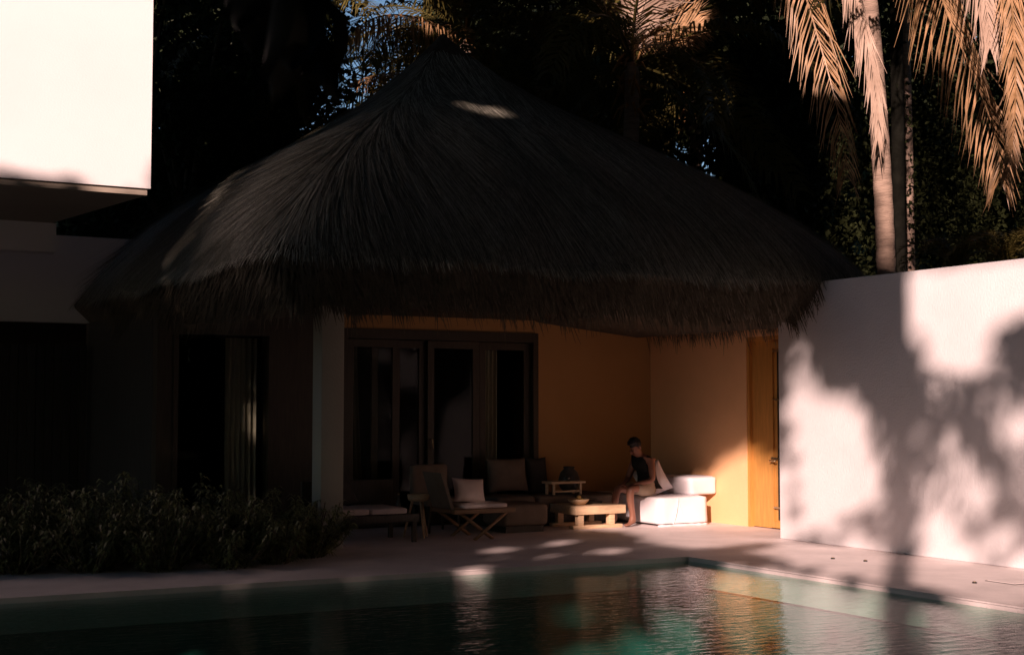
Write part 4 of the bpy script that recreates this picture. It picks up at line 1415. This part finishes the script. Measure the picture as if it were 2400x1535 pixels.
V = np.stack([P0 - sd_, P0 + sd_, P1 - sd_, P1 + sd_, P2 - sd_ * 0.1, P2 + sd_ * 0.1], 1).reshape(-1, 3)
k = np.arange(n_)[:, None] * 6
quads('foliage', V, np.concatenate([k + np.array([[0, 1, 3, 2]]), k + np.array([[2, 3, 5, 4]])]), M['leafh'], gp_)

# ---------------------------------------------------------------- near branch with big dark leaves, out of focus
fb = np.array([-0.62, 2.5, -0.06])
ft = thing('fig_tree', 'near tree whose big blurred black leaves hang into the top of the view', 'tree', fb)
ftm = MB()
ftm.tube([fb, fb + [0.05, 0.0, 1.6], fb + [0.3, 0.05, 2.5]], [0.09, 0.07, 0.05], 10)
br = [fb + [0.3, 0.05, 2.5], dp(420, -420, 3.0), dp(600, -130, 3.0), dp(700, -20, 3.0), dp(745, 90, 3.0)]
ftm.tube(smooth_path(br, 16), np.linspace(0.04, 0.004, 16), 7)
obj('trunk', ftm, M['bark'], ft)


def big_leaf(base, tip, wid, curl, nrm):
    base, tip = np.array(base), np.array(tip)
    ax = tip - base
    ln = np.linalg.norm(ax)
    ax = ax / ln
    sd = unit(np.cross(ax, nrm))
    nn = np.cross(sd, ax)
    vs, fs = [], []
    for i in range(9):
        t = i / 8
        c = base + ax * ln * t + nn * curl * math.sin(math.pi * t)
        w_ = wid * (math.sin(math.pi * t ** 0.8) ** 0.8 + 0.02)
        vs += [c - sd * w_ + nn * 0.012 * t, c - nn * 0.006, c + sd * w_ + nn * 0.012 * t]
    for i in range(8):
        a = i * 3
        fs += [(a, a + 1, a + 4, a + 3), (a + 1, a + 2, a + 5, a + 4)]
    return vs, fs


leaves = [((620, -60), (590, 120), .085), ((640, -40), (650, 190), .09), ((680, -30), (640, 250), .075), ((700, -20), (705, 170), .095), ((720, 0), (760, 200), .08),
          ((600, -90), (555, 60), .08), ((560, -140), (520, 40), .07), ((690, -80), (740, 70), .09), ((650, -120), (700, 60), .095), ((735, 60), (790, 230), .055),
          ((610, -120), (630, 90), .09), ((660, -60), (600, 200), .07), ((705, -40), (680, 160), .09), ((740, 80), (720, 290), .05), ((580, -160), (610, 50), .09), ((700, -140), (750, 20), .07), ((640, -160), (660, 20), .1), ((560, -200), (580, -20), .1)]
for i, (b_, t_, w_) in enumerate(leaves):
    d0 = 3.0 + 0.15 * math.sin(i * 2.1)
    vs, fs = big_leaf(dp(b_[0], b_[1], d0), dp(t_[0], t_[1], d0 - 0.1 + 0.15 * math.sin(i)), w_ * 0.6, 0.02, FWD + RGT * 0.5 * math.sin(i * 1.3) + UPV * 0.3)
    obj('leaf', MB().add(vs, fs, True), M['leafn'], ft)
# the curling leaf against the sky
cl = MB()
pth = smooth_path([dp(748, -10, 3), dp(782, 22, 3), dp(802, 60, 3), (dp(800, 110, 3)), dp(788, 185, 3)], 12)
vs, fs = [], []
for i, p in enumerate(pth):
    w_ = 0.018 * math.sin(math.pi * (0.1 + 0.88 * i / 11)) + 0.003
    vs += [p - RGT * w_, p + FWD * 0.01, p + RGT * w_ * 0.8]
for i in range(11):
    a = i * 3
    fs += [(a, a + 1, a + 4, a + 3), (a + 1, a + 2, a + 5, a + 4)]
obj('leaf', cl.add(vs, fs, True), M['leafn'], ft)
